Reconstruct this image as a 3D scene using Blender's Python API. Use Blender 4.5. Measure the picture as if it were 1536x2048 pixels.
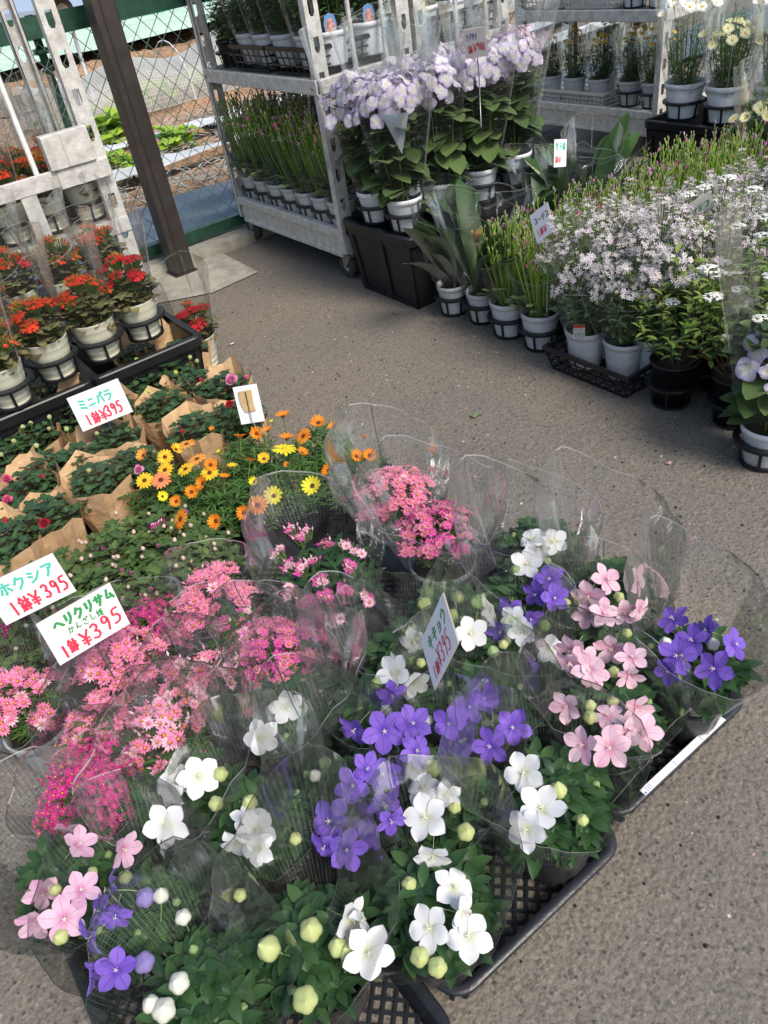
import bpy, math, random
import numpy as np
from mathutils import Vector, Matrix
# ------------------------------------------------------------------ camera, world, sun, exposure
SC = bpy.context.scene
for o in list(bpy.data.objects): bpy.data.objects.remove(o)
COL = SC.collection
R = math.radians
F_PX, CXP, CYP, NAD, HCAM, ANG = 1541.0, 768.0, 1024.0, (1110.0, 2950.0), 1.3, R(31)
nd = np.array([(NAD[0]-CXP)/F_PX, (NAD[1]-CYP)/F_PX, 1.0]); nd /= np.linalg.norm(nd)
hz = np.array([0, 0, 1.0]) - nd*nd[2]; hz /= np.linalg.norm(hz)
UPc = -nd; XRc = np.cross(hz, UPc)
# rows of W turn camera coords (x right, y down, z forward) into world coords aligned with the trays
ca, sa = math.cos(ANG), math.sin(ANG)
W = np.array([XRc*ca+hz*sa, -XRc*sa+hz*ca, UPc])
CAMPOS = np.array([0, 0, HCAM])
cam = bpy.data.cameras.new('camera'); camo = bpy.data.objects.new('camera', cam); COL.objects.link(camo)
cam.sensor_fit = 'VERTICAL'; cam.sensor_height = 24.0; cam.lens = 24.0*F_PX/2048.0
cam.clip_start = 0.05; cam.clip_end = 400
xa, ya, za = W@np.array([1, 0, 0.]), W@np.array([0, -1, 0.]), W@np.array([0, 0, -1.])
camo.matrix_world = Matrix(((xa[0], ya[0], za[0], 0), (xa[1], ya[1], za[1], 0), (xa[2], ya[2], za[2], HCAM), (0, 0, 0, 1)))
SC.camera = camo
world = bpy.data.worlds.new('World'); SC.world = world; world.use_nodes = True
wn = world.node_tree; bg = wn.nodes['Background']; sky = wn.nodes.new('ShaderNodeTexSky')
sky.sky_type = 'NISHITA'; sky.sun_disc = False
SUN_EL, SUN_AZ = R(50), R(172)      # azimuth clockwise from +Y
sky.sun_elevation = SUN_EL; sky.sun_rotation = SUN_AZ; sky.air_density = 1.3; sky.dust_density = 2.5; sky.ozone_density = 0.8
wn.links.new(sky.outputs[0], bg.inputs[0]); bg.inputs[1].default_value = 0.12
sl = bpy.data.lights.new('sun', 'SUN'); sl.energy = 2.4; sl.angle = R(20); sl.color = (1, .92, .80)
so = bpy.data.objects.new('sun', sl); COL.objects.link(so)
sd = Vector((math.sin(SUN_AZ)*math.cos(SUN_EL), math.cos(SUN_AZ)*math.cos(SUN_EL), math.sin(SUN_EL)))
so.rotation_euler = sd.to_track_quat('Z', 'Y').to_euler(); so.location = sd*20
SC.view_settings.view_transform = 'Standard'; SC.view_settings.look = 'None'
SC.view_settings.exposure = 0.54; SC.view_settings.gamma = 1.0
SC.render.engine = 'CYCLES'
cy = SC.cycles
cy.max_bounces = 8; cy.diffuse_bounces = 3; cy.glossy_bounces = 3; cy.transmission_bounces = 4; cy.transparent_max_bounces = 28
cy.use_denoising = True; cy.caustics_reflective = False; cy.caustics_refractive = False

def ray(px, py):
    return W@np.array([(px-CXP)/F_PX, (py-CYP)/F_PX, 1.0])
def at(px, py, z):                      # the point at height z seen at photo pixel px, py
    d = ray(px, py); t = (z-HCAM)/d[2]
    return np.array([d[0]*t, d[1]*t, z])
def atx(px, py, axis, val):
    d = ray(px, py); t = (val-CAMPOS[axis])/d[axis]
    return CAMPOS+d*t
def proj(p):
    c = W.T@(np.array(p, float)-CAMPOS)
    return CXP+F_PX*c[0]/c[2], CYP+F_PX*c[1]/c[2]

# ------------------------------------------------------------------ mesh helpers
class MB:
    def __init__(s): s.v = []; s.f = []; s.m = []; s.uv = []; s.n = 0
    def add(s, V, F, mi=0, uv=None):
        V = np.asarray(V, float); s.v.append(V)
        o = s.n; s.f += [tuple(i+o for i in f) for f in F]
        s.m += (list(mi) if isinstance(mi, (list, tuple)) else [mi]*len(F))
        s.uv.append(np.zeros((len(V), 2)) if uv is None else np.asarray(uv, float)); s.n += len(V); return s
    def mesh(s, name, mats, smooth=True):
        me = bpy.data.meshes.new(name)
        V = np.concatenate(s.v); me.from_pydata(V.tolist(), [], s.f)
        for m in (mats if isinstance(mats, (list, tuple)) else [mats]): me.materials.append(M[m] if isinstance(m, str) else m)
        me.polygons.foreach_set('material_index', s.m)
        me.polygons.foreach_set('use_smooth', [smooth]*len(s.f))
        UV = np.concatenate(s.uv); l = me.uv_layers.new(name='UVMap')
        idx = np.empty(len(me.loops), dtype=np.int32); me.loops.foreach_get('vertex_index', idx)
        l.data.foreach_set('uv', UV[idx].astype(np.float32).ravel())
        me.update(); return me
    def box(s, a, b, mi=0, rot=None, piv=None):
        x0, y0, z0 = a; x1, y1, z1 = b
        V = np.array([(x0, y0, z0), (x1, y0, z0), (x1, y1, z0), (x0, y1, z0), (x0, y0, z1), (x1, y0, z1), (x1, y1, z1), (x0, y1, z1)], float)
        return s.add(V, [(0, 3, 2, 1), (4, 5, 6, 7), (0, 1, 5, 4), (1, 2, 6, 5), (2, 3, 7, 6), (3, 0, 4, 7)], mi)
    def tube(s, pts, r, n=5, mi=0, cap=True):
        pts = [np.asarray(p, float) for p in pts]; rs = r if isinstance(r, (list, tuple)) else [r]*len(pts)
        V = []; F = []
        for i, p in enumerate(pts):
            d = pts[min(i+1, len(pts)-1)]-pts[max(i-1, 0)]; d = d/(np.linalg.norm(d)+1e-9)
            a = np.cross(d, (0, 0, 1.) if abs(d[2]) < .9 else (1., 0, 0)); a /= np.linalg.norm(a); b = np.cross(d, a)
            for k in range(n):
                t = 2*math.pi*k/n; V.append(p+rs[i]*(a*math.cos(t)+b*math.sin(t)))
        for i in range(len(pts)-1):
            for k in range(n):
                F.append((i*n+k, i*n+(k+1) % n, (i+1)*n+(k+1) % n, (i+1)*n+k))
        if cap: F.append(tuple(range(n))); F.append(tuple(reversed(range((len(pts)-1)*n, len(pts)*n))))
        return s.add(V, F, mi)
    def bar(s, p, q, w, h, up=(0, 0, 1.), mi=0):
        p = np.asarray(p, float); q = np.asarray(q, float); d = q-p; d = d/np.linalg.norm(d)
        a = np.cross(d, up); a = a/np.linalg.norm(a)*w/2; b = np.cross(a, d); b = b/np.linalg.norm(b)*h/2
        V = [p-a-b, p+a-b, p+a+b, p-a+b, q-a-b, q+a-b, q+a+b, q-a+b]
        return s.add(V, [(0, 3, 2, 1), (4, 5, 6, 7), (0, 1, 5, 4), (1, 2, 6, 5), (2, 3, 7, 6), (3, 0, 4, 7)], mi)
    def lathe(s, prof, n=28, c=(0, 0), mi=0, close=False, wob=0):
        V = []; F = []; U = []
        for j, (r, z) in enumerate(prof):
            for k in range(n):
                t = 2*math.pi*k/n; rr = r*(1+wob*math.sin(3*t+z*40))
                V.append((c[0]+rr*math.cos(t), c[1]+rr*math.sin(t), z)); U.append((k/n, z))
        for j in range(len(prof)-1):
            for k in range(n):
                F.append((j*n+k, j*n+(k+1) % n, (j+1)*n+(k+1) % n, (j+1)*n+k))
        if close: F.append(tuple(range((len(prof)-1)*n, len(prof)*n)))
        return s.add(V, F, mi, U)
def obj(name, me, parent=None, loc=(0, 0, 0), rz=0, sc=1, mw=None):
    o = bpy.data.objects.new(name, me); COL.objects.link(o)
    if parent is not None: o.parent = parent
    if mw is not None: o.matrix_local = mw
    else:
        o.location = [float(c) for c in loc]; o.rotation_euler = (0, 0, rz)
        o.scale = (sc, sc, sc) if not isinstance(sc, (tuple, list)) else sc
    return o
def tag(o, label, cat, group=None):
    o['label'] = label; o['category'] = cat
    if group: o['group'] = group
    return o
def thing(name, label, cat, loc=(0, 0, 0), rz=0, group=None, sc=1):
    return tag(obj(name, None, None, loc, rz, sc), label, cat, group)
def struct(name, me, kind='structure', loc=(0, 0, 0)):
    o = obj(name, me, None, loc); o['kind'] = kind; return o
def unit(v):
    v = np.asarray(v, float); return v/(np.linalg.norm(v)+1e-12)
def frame(d, up=(0, 0, 1)):             # columns: x, y=d, z
    y = unit(d); x = np.cross(y, up)
    if np.linalg.norm(x) < 1e-3: x = np.cross(y, (1, 0, 0))
    x = unit(x); z = np.cross(x, y); return np.array([x, y, z]).T
_lc = {}
LEAF = [(0, .12), (.18, .62), (.42, 1), (.68, .82), (.88, .4), (1, .03)]
OBL = [(0, .15), (.15, .5), (.45, .85), (.72, 1), (.9, .72), (1, .2)]
ROUND = [(0, .25), (.15, .8), (.4, 1), (.65, .95), (.88, .55), (1, .06)]
STRAP = [(0, .6), (.25, .8), (.55, 1), (.8, .85), (.94, .5), (1, .08)]
def leafT(shape, L, Wd, curl=.25, fold=.25, wave=0):
    key = (id(shape), round(L, 4), round(Wd, 4), round(curl, 2), round(fold, 2), wave)
    if key in _lc: return _lc[key]
    V = []; U = []; F = []
    for i, (t, w) in enumerate(shape):
        a = curl*t; y = L*t*(1-.25*a*a); z = -L*a*t*.6
        hw = Wd/2*w; wv = wave*hw*(1 if i % 2 else -1)
        V += [(-hw, y, z+abs(hw)*fold+wv), (0, y, z), (hw, y, z+abs(hw)*fold-wv)]; U += [(0, t), (.5, t), (1, t)]
    for i in range(len(shape)-1):
        a = i*3; F += [(a, a+1, a+4, a+3), (a+1, a+2, a+5, a+4)]
    _lc[key] = (np.array(V), F, np.array(U)); return _lc[key]
def put(mb, T, p, d, up=(0, 0, 1), s=1, mi=0):
    V, F, U = T; mb.add((V*s)@frame(d, up).T+np.asarray(p), F, mi, U)

# ------------------------------------------------------------------ materials
M = {}
def mat(name): 
    m = bpy.data.materials.new(name); m.use_nodes = True; M[name] = m; return m, m.node_tree.nodes, m.node_tree.links
def P(n): return n['Principled BSDF']
def simple(name, col, rough=.5, metal=0, noise=0, nscale=20, bump=0, spec=.5, bscale=None):
    m, n, l = mat(name); p = P(n); p.inputs['Base Color'].default_value = (*col, 1); p.inputs['Roughness'].default_value = rough
    p.inputs['Metallic'].default_value = metal; p.inputs['Specular IOR Level'].default_value = spec
    if noise or bump:
        tc = n.new('ShaderNodeTexCoord'); nz = n.new('ShaderNodeTexNoise'); nz.inputs['Scale'].default_value = nscale; nz.inputs['Detail'].default_value = 6
        l.new(tc.outputs['Object'], nz.inputs[0])
        if noise:
            r = n.new('ShaderNodeMapRange'); r.inputs[1].default_value = .3; r.inputs[2].default_value = .7; r.inputs[3].default_value = 1-noise; r.inputs[4].default_value = 1+noise
            l.new(nz.outputs[0], r.inputs[0]); mx = n.new('ShaderNodeMix'); mx.data_type = 'RGBA'; mx.blend_type = 'MULTIPLY'; mx.inputs[0].default_value = 1
            mx.inputs[6].default_value = (*col, 1); l.new(r.outputs[0], mx.inputs[7]); l.new(mx.outputs[2], p.inputs['Base Color'])
        if bump:
            if bscale:
                nz = n.new('ShaderNodeTexNoise'); nz.inputs['Scale'].default_value = bscale; nz.inputs['Detail'].default_value = 4; l.new(tc.outputs['Object'], nz.inputs[0])
            b = n.new('ShaderNodeBump'); b.inputs[0].default_value = bump; b.inputs[1].default_value = .01; l.new(nz.outputs[0], b.inputs['Height']); l.new(b.outputs[0], p.inputs['Normal'])
    return m
def ramp(n, stops):
    r = n.new('ShaderNodeValToRGB'); e = r.color_ramp.elements
    while len(e) < len(stops): e.new(.5)
    for i, (p, c) in enumerate(stops): e[i].position = p; e[i].color = (*c, 1) if len(c) == 3 else c
    return r
def organic(name, ca_, cb_, trans=.25, rough=.45, vein=0, edge=None, throat=None, hue=.12, gloss=.25, tcol=None):
    """leaf / petal: colour varies from leaf to leaf, veins and margins from the UV; thin, so some light comes through"""
    m, n, l = mat(name); n.remove(P(n)); out = n['Material Output']
    g = n.new('ShaderNodeNewGeometry'); uv = n.new('ShaderNodeUVMap'); sp = n.new('ShaderNodeSeparateXYZ'); l.new(uv.outputs[0], sp.inputs[0])
    r = ramp(n, [(0, ca_), (1, cb_)]); l.new(g.outputs['Random Per Island'], r.inputs[0]); c = r.outputs[0]
    def mix(fac, col, cc, blend='MIX'):
        x = n.new('ShaderNodeMix'); x.data_type = 'RGBA'; x.blend_type = blend; l.new(fac, x.inputs[0]); l.new(cc, x.inputs[6]); x.inputs[7].default_value = (*col, 1); return x.outputs[2]
    def mth(op, a, b=None, cl=False):
        x = n.new('ShaderNodeMath'); x.operation = op; x.use_clamp = cl
        for i, v in enumerate((a, b)):
            if v is None: continue
            if isinstance(v, (int, float)): x.inputs[i].default_value = v
            else: l.new(v, x.inputs[i])
        return x.outputs[0]
    if edge:
        f = mth('MULTIPLY', mth('SUBTRACT', mth('ABSOLUTE', mth('SUBTRACT', sp.outputs[0], .5)), .28), 3.5, True)
        f2 = mth('MULTIPLY', mth('SUBTRACT', sp.outputs[1], .6), 2.2, True); f = mth('MAXIMUM', f, f2); c = mix(f, edge, c)
    if throat:
        f = mth('SUBTRACT', 1.0, mth('MULTIPLY', sp.outputs[1], 2.6), True); c = mix(f, throat, c)
    if vein:
        a = mth('ABSOLUTE', mth('SUBTRACT', sp.outputs[0], .5))
        f = mth('SUBTRACT', 1.0, mth('MULTIPLY', a, 16.0), True)
        w = mth('SINE', mth('MULTIPLY', mth('SUBTRACT', sp.outputs[1], mth('MULTIPLY', a, .7)), 42.0))
        w = mth('MULTIPLY', mth('SUBTRACT', w, .75), 2.0, True); f = mth('MAXIMUM', f, mth('MULTIPLY', w, .5)); f = mth('MULTIPLY', f, abs(vein))
        k = (.8, .85, .5) if vein > 0 else (.35, .3, .4)
        x = tuple(min(1, q*(1.9 if vein > 0 else .35)+(.03 if vein > 0 else 0)) for q in ca_); c = mix(f, x, c)
    d = n.new('ShaderNodeBsdfDiffuse'); t = n.new('ShaderNodeBsdfTranslucent'); l.new(c, d.inputs[0])
    if tcol: t.inputs[0].default_value = (*tcol, 1)
    else: l.new(c, t.inputs[0])
    mx = n.new('ShaderNodeMixShader'); mx.inputs[0].default_value = trans; l.new(d.outputs[0], mx.inputs[1]); l.new(t.outputs[0], mx.inputs[2])
    gl = n.new('ShaderNodeBsdfGlossy'); gl.inputs['Roughness'].default_value = rough; gl.inputs[0].default_value = (1, 1, 1, 1)
    fr = n.new('ShaderNodeFresnel'); fr.inputs[0].default_value = 1.4; ff = mth('MULTIPLY', fr.outputs[0], gloss*3)
    m2 = n.new('ShaderNodeMixShader'); l.new(ff, m2.inputs[0]); l.new(mx.outputs[0], m2.inputs[1]); l.new(gl.outputs[0], m2.inputs[2]); l.new(m2.outputs[0], out.inputs[0])
    return m
organic('leaf_kikyo', (.016, .052, .022), (.055, .125, .038), vein=.35, trans=.2, gloss=.25)
organic('leaf_rose', (.02, .055, .024), (.06, .125, .042), vein=.35, trans=.12, gloss=.35, rough=.35)
organic('leaf_fuchsia', (.05, .1, .035), (.13, .2, .06), vein=.5, trans=.25, gloss=.15)
organic('leaf_daisy', (.04, .11, .03), (.12, .22, .06), trans=.25, gloss=.1)
organic('leaf_kalanchoe', (.08, .12, .045), (.19, .21, .09), trans=.05, gloss=.12, edge=(.14, .06, .035))
organic('leaf_hydrangea', (.045, .09, .032), (.13, .20, .06), vein=.55, trans=.3, gloss=.18)
organic('leaf_statice', (.06, .13, .035), (.17, .27, .07), trans=.25, gloss=.1)
organic('leaf_grey', (.12, .2, .09), (.25, .34, .16), trans=.2, gloss=.1)
organic('leaf_clivia', (.03, .075, .02), (.08, .16, .04), trans=.12, gloss=.2, rough=.35)
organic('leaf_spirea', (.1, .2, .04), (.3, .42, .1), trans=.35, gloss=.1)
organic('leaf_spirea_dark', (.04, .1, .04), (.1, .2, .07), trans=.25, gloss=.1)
organic('leaf_bright', (.3, .5, .05), (.5, .7, .1), trans=.4, gloss=.08)
organic('stem_green', (.12, .22, .05), (.2, .3, .08), trans=.1, gloss=.1)
organic('stem_statice', (.18, .34, .04), (.32, .5, .08), trans=.2, gloss=.1)
organic('stem_red', (.1, .03, .02), (.16, .07, .04), trans=.0, gloss=.1)
organic('twig', (.07, .045, .03), (.13, .09, .06), trans=.0, gloss=.05)
organic('petal_white', (.70, .71, .73), (.78, .79, .82), trans=.22, gloss=.05, throat=(.6, .64, .42), vein=-.05)
organic('petal_violet', (.17, .09, .50), (.26, .15, .64), trans=.25, gloss=.06, vein=-.55, throat=(.11, .05, .45))
organic('petal_lilac', (.72, .42, .60), (.80, .55, .70), trans=.3, gloss=.05, vein=-.4, throat=(.58, .2, .4))
organic('petal_pink', (.80, .48, .62), (.86, .62, .72), trans=.25, gloss=.05, vein=-.42, throat=(.68, .26, .42))
organic('pistil', (.8, .75, .55), (.85, .82, .7), trans=.1)
organic('bud_yellow', (.50, .60, .2), (.68, .74, .36), trans=.3)
organic('bud_white', (.72, .74, .62), (.8, .8, .74), trans=.25)
organic('bud_violet', (.24, .18, .5), (.34, .28, .6), trans=.2)
organic('bud_green', (.2, .32, .12), (.3, .42, .18), trans=.15)
for nm, a, b in (('magenta', (.50, .02, .2), (.75, .06, .34)), ('hotpink', (.70, .06, .38), (.84, .16, .52)), ('salmon', (.84, .18, .36), (.88, .34, .52)), ('lightpink', (.86, .44, .58), (.9, .62, .72))):
    organic('aster_'+nm, a, b, trans=.25, gloss=.04)
organic('aster_eye', (.8, .3, .03), (.9, .5, .08), trans=.05, gloss=.02)
organic('daisy_orange', (.78, .2, .015), (.85, .33, .03), trans=.2, gloss=.04, throat=(.45, .06, .01))
organic('daisy_apricot', (.88, .42, .08), (.9, .34, .06), trans=.2, gloss=.04, throat=(.6, .15, .03))
organic('daisy_gold', (.86, .48, .03), (.9, .6, .05), trans=.2, gloss=.04, throat=(.6, .2, .02))
organic('daisy_coral', (.82, .22, .1), (.85, .3, .14), trans=.2, gloss=.04, throat=(.5, .06, .04))
organic('daisy_yellow', (.85, .72, .03), (.9, .8, .06), trans=.25, gloss=.04)
organic('daisy_white', (.8, .8, .76), (.86, .86, .84), trans=.2, gloss=.04)
organic('daisy_cream', (.8, .78, .45), (.85, .83, .6), trans=.2, gloss=.04)
organic('daisy_eye', (.06, .03, .02), (.12, .06, .03), trans=0, gloss=.02)
organic('daisy_eye_yellow', (.6, .38, .02), (.7, .5, .04), trans=0, gloss=.02)
organic('kal_red', (.7, .03, .02), (.82, .1, .04), trans=.2, gloss=.05)
organic('kal_crimson', (.5, .015, .03), (.62, .03, .04), trans=.2, gloss=.05)
organic('kal_bud', (.42, .16, .03), (.36, .34, .06), trans=.1, gloss=.05)
organic('rose_pink', (.8, .1, .26), (.85, .2, .36), trans=.2)
organic('rose_red', (.42, .01, .03), (.55, .02, .05), trans=.15)
organic('rose_orchid', (.8, .28, .52), (.86, .4, .6), trans=.2)
organic('rose_bud', (.45, .5, .22), (.66, .68, .42), trans=.15)
organic('rose_bud_lime', (.5, .6, .1), (.6, .7, .15), trans=.15)
organic('fuchsia_bud', (.72, .45, .38), (.75, .62, .45), trans=.2)
organic('fuchsia_purple', (.2, .01, .08), (.3, .02, .14), trans=.15)
organic('hydrangea_petal', (.80, .76, .84), (.86, .83, .86), trans=.3, gloss=.04, edge=(.50, .34, .76), throat=(.85, .83, .7))
organic('hydrangea_pink', (.78, .62, .78), (.84, .66, .74), trans=.3, gloss=.04, edge=(.72, .36, .56), throat=(.85, .8, .7))
organic('star_white', (.80, .79, .78), (.70, .64, .74), trans=.2, gloss=.03)
organic('star_lilac', (.62, .52, .70), (.76, .68, .80), trans=.2, gloss=.03)
organic('star_eye', (.7, .62, .1), (.75, .7, .25), trans=.05)
organic('statice_pink', (.62, .14, .28), (.7, .25, .4), trans=.1)
organic('statice_mauve', (.5, .25, .55), (.55, .32, .6), trans=.1)
organic('statice_tip', (.3, .38, .14), (.45, .5, .22), trans=.1)
organic('clivia_flower', (.78, .45, .08), (.85, .6, .2), trans=.2)
organic('spirea_flower', (.78, .8, .72), (.85, .86, .82), trans=.1)
organic('grass_blade', (.14, .25, .05), (.3, .42, .1), trans=.3)
organic('straw_fibre', (.5, .42, .28), (.72, .65, .48), trans=.1)
organic('hedge_leaf', (.03, .06, .02), (.09, .14, .04), trans=.15)
simple('soil', (.035, .026, .02), .95, noise=.4, nscale=120, bump=1, bscale=200)
simple('black_plastic', (.012, .013, .016), .38, noise=.3, nscale=12, spec=.4)
simple('tray_plastic', (.016, .019, .026), .36, noise=.35, nscale=9, spec=.5, bump=.15, bscale=60)
simple('white_plastic', (.74, .76, .80), .38, noise=.10, nscale=28)
simple('cream_plastic', (.80, .78, .62), .42, noise=.08, nscale=25)
simple('grey_plastic', (.50, .54, .58), .4, noise=.05, nscale=14)
simple('aluminium', (.58, .57, .55), .5, metal=.2, noise=.22, nscale=30, bump=.2, bscale=80)
simple('deck_board', (.22, .2, .18), .8, noise=.3, nscale=30)
simple('rubber', (.05, .05, .05), .7, noise=.2, nscale=30)
simple('hub_metal', (.35, .33, .3), .5, metal=.6, noise=.3, nscale=60)
simple('pole_paint', (.035, .028, .026), .45, noise=.3, nscale=14, bump=.1)
simple('fence_green', (.018, .07, .045), .4, noise=.3, nscale=30)
simple('fence_wire', (.10, .17, .15), .4)
simple('concrete', (.36, .34, .29), .9, noise=.25, nscale=14, bump=.5, bscale=120)
simple('sign_card', (.80, .79, .84), .7, noise=.01, nscale=20)
simple('sign_edge', (.35, .31, .28), .8)
simple('ink_teal', (.06, .5, .38), .6); simple('ink_red', (.66, .04, .09), .6); simple('ink_green', (.03, .3, .09), .6)
simple('ink_violet', (.2, .16, .4), .6); simple('ink_dark', (.03, .035, .04), .6); simple('ink_white', (.8, .8, .8), .6)
simple('tape_tan', (.52, .36, .18), .6, noise=.15, nscale=40)
simple('wire', (.25, .25, .25), .35, metal=.8)
simple('tag_red', (.6, .03, .03), .5); simple('tag_magenta', (.38, .02, .16), .5); simple('tag_blue', (.12, .3, .6), .5); simple('tag_paper', (.75, .74, .74), .5)
simple('tag_photo', (.4, .42, .42), .5, noise=.6, nscale=150); simple('tag_photo_red', (.5, .25, .22), .5, noise=.6, nscale=90)
simple('mulch_film', (.10, .12, .155), .35, noise=.15, nscale=4, bump=.6, bscale=7)
simple('mulch_silver', (.60, .61, .63), .35, noise=.2, nscale=5, bump=.6, bscale=9)
simple('green_net', (.48, .64, .53), .85, noise=.12, nscale=6)
simple('green_net_dark', (.05, .34, .2), .7, noise=.25, nscale=3)
simple('car_paint', (.36, .46, .62), .18, metal=.3); simple('car_glass', (.05, .06, .07), .1); simple('car_trim', (.02, .02, .02), .5)
simple('van_paint', (.65, .67, .68), .25)
simple('building_wall', (.4, .4, .38), .8, noise=.1, nscale=2); simple('roof_tile', (.12, .12, .13), .7); simple('basket_white', (.58, .56, .52), .45, noise=.05)
# kraft paper
m, n, l = mat('kraft'); p = P(n); tc = n.new('ShaderNodeTexCoord'); nz = n.new('ShaderNodeTexNoise'); nz.inputs['Scale'].default_value = 18; nz.inputs['Detail'].default_value = 3; nz.inputs['Distortion'].default_value = 1.5
l.new(tc.outputs['Object'], nz.inputs[0]); r = ramp(n, [(.3, (.52, .33, .18)), (.7, (.66, .45, .26))]); l.new(nz.outputs[0], r.inputs[0]); l.new(r.outputs[0], p.inputs['Base Color'])
p.inputs['Roughness'].default_value = .65; p.inputs['Specular IOR Level'].default_value = .3
b = n.new('ShaderNodeBump'); b.inputs[0].default_value = .4; b.inputs[1].default_value = .012; l.new(nz.outputs[0], b.inputs['Height']); l.new(b.outputs[0], p.inputs['Normal'])
# films
def film(name, pattern, haze=.05, edge_h=.35, gloss=.5, rough=.15, tint=(.97, .98, .98), pitch=.0042, bumps=.25, pat=.2):
    m, n, l = mat(name); n.remove(P(n)); out = n['Material Output']
    def mth(op, a, b=None, cl=False):
        x = n.new('ShaderNodeMath'); x.operation = op; x.use_clamp = cl
        for i, v in enumerate((a, b)):
            if v is None: continue
            if isinstance(v, (int, float)): x.inputs[i].default_value = v
            else: l.new(v, x.inputs[i])
        return x.outputs[0]
    tc = n.new('ShaderNodeTexCoord'); mp = n.new('ShaderNodeMapping'); mp.inputs['Scale'].default_value = (1, 1, .35); l.new(tc.outputs['Object'], mp.inputs[0])
    nz = n.new('ShaderNodeTexNoise'); nz.inputs['Scale'].default_value = 22; nz.inputs['Detail'].default_value = 2; nz.inputs['Distortion'].default_value = .8; l.new(mp.outputs[0], nz.inputs[0])
    bp = n.new('ShaderNodeBump'); bp.inputs[0].default_value = bumps; bp.inputs[1].default_value = .02; l.new(nz.outputs[0], bp.inputs['Height'])
    lw = n.new('ShaderNodeLayerWeight'); lw.inputs[0].default_value = .5
    fac = mth('ADD', mth('MULTIPLY', mth('POWER', lw.outputs['Facing'], 3.0), edge_h), haze)
    if pattern:
        uv = n.new('ShaderNodeUVMap'); sp = n.new('ShaderNodeSeparateXYZ'); l.new(uv.outputs[0], sp.inputs[0])
        k = 2*math.pi/pitch
        a = mth('SINE', mth('MULTIPLY', sp.outputs[0], k)); b2 = mth('SINE', mth('MULTIPLY', sp.outputs[1], k))
        q = mth('MULTIPLY', mth('MAXIMUM', mth('SUBTRACT', a, .55), mth('SUBTRACT', b2, .55)), pat*4, True); q = mth('MULTIPLY', q, mth('MULTIPLY', mth('SUBTRACT', nz.outputs[0], .25), 2.6, True)); fac = mth('ADD', fac, q, True)
    tr = n.new('ShaderNodeBsdfTransparent'); tr.inputs[0].default_value = (*tint, 1)
    df = n.new('ShaderNodeBsdfDiffuse'); df.inputs[0].default_value = (.75, .76, .78, 1); tl = n.new('ShaderNodeBsdfTranslucent'); tl.inputs[0].default_value = (.75, .75, .74, 1)
    ad = n.new('ShaderNodeMixShader'); ad.inputs[0].default_value = .45; l.new(df.outputs[0], ad.inputs[1]); l.new(tl.outputs[0], ad.inputs[2])
    m1 = n.new('ShaderNodeMixShader'); l.new(fac, m1.inputs[0]); l.new(tr.outputs[0], m1.inputs[1]); l.new(ad.outputs[0], m1.inputs[2])
    gl = n.new('ShaderNodeBsdfGlossy'); gl.inputs['Roughness'].default_value = rough; l.new(bp.outputs[0], gl.inputs['Normal'])
    fr = n.new('ShaderNodeFresnel'); fr.inputs[0].default_value = 1.45; l.new(bp.outputs[0], fr.inputs['Normal'])
    m2 = n.new('ShaderNodeMixShader'); l.new(mth('MULTIPLY', fr.outputs[0], gloss, True), m2.inputs[0]); l.new(m1.outputs[0], m2.inputs[1]); l.new(gl.outputs[0], m2.inputs[2])
    l.new(m2.outputs[0], out.inputs[0]); return m
film('film_mesh', True, haze=.0, edge_h=.09, gloss=.5, rough=.12, pat=.105, pitch=.0046, bumps=.15, tint=(.985, .99, .99))
film('film_mesh_edge', False, haze=.6, edge_h=.3, gloss=.9, rough=.15)
film('film_clear', False, haze=.01, edge_h=.08, gloss=.42, rough=.12, bumps=.08)
film('film_clear_edge', False, haze=.25, edge_h=.3, gloss=.8, rough=.15)
film('film_print', False, haze=.45, edge_h=.1, gloss=.5, rough=.2, tint=(.6, .78, .95))
film('row_net', True, haze=.42, edge_h=.35, gloss=.2, rough=.4, pitch=.03, pat=.2)
# asphalt
m, n, l = mat('asphalt'); p = P(n); tc = n.new('ShaderNodeTexCoord')
def N(kind, sc, **k):
    x = n.new('ShaderNodeTex'+kind); x.inputs['Scale'].default_value = sc
    for a, b in k.items(): x.inputs[a].default_value = b
    l.new(tc.outputs['Object'], x.inputs[0]); return x
def MX(blend, f, a, b_):
    x = n.new('ShaderNodeMix'); x.data_type = 'RGBA'; x.blend_type = blend
    for i, v in ((0, f), (6, a), (7, b_)):
        if isinstance(v, (int, float)): x.inputs[i].default_value = v
        elif isinstance(v, tuple): x.inputs[i].default_value = (*v, 1)
        else: l.new(v, x.inputs[i])
    return x.outputs[2]
v1 = N('Voronoi', 95); v2 = N('Voronoi', 210); nz = N('Noise', 260, Detail=5); big = N('Noise', 1.1, Detail=5); mid = N('Noise', 42, Detail=6, Distortion=1.2)
gr = ramp(n, [(0, (.14, .129, .116)), (.5, (.192, .174, .152)), (1, (.165, .155, .144))]); l.new(mid.outputs[0], gr.inputs[0])
sx = n.new('ShaderNodeSeparateColor'); l.new(v1.outputs['Color'], sx.inputs[0])
st = ramp(n, [(0, (.065, .065, .07)), (.35, (.10, .10, .10)), (.75, (.17, .16, .15)), (1, (.25, .24, .22))]); l.new(sx.outputs[0], st.inputs[0])
mk = ramp(n, [(.22, (1, 1, 1)), (.4, (0, 0, 0))]); l.new(v1.outputs['Distance'], mk.inputs[0])
sel = ramp(n, [(.45, (0, 0, 0)), (.5, (1, 1, 1))]); l.new(sx.outputs[1], sel.inputs[0])
mm = MX('MULTIPLY', 1.0, mk.outputs[0], sel.outputs[0])
c1 = MX('MIX', mm, gr.outputs[0], st.outputs[0])
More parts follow.
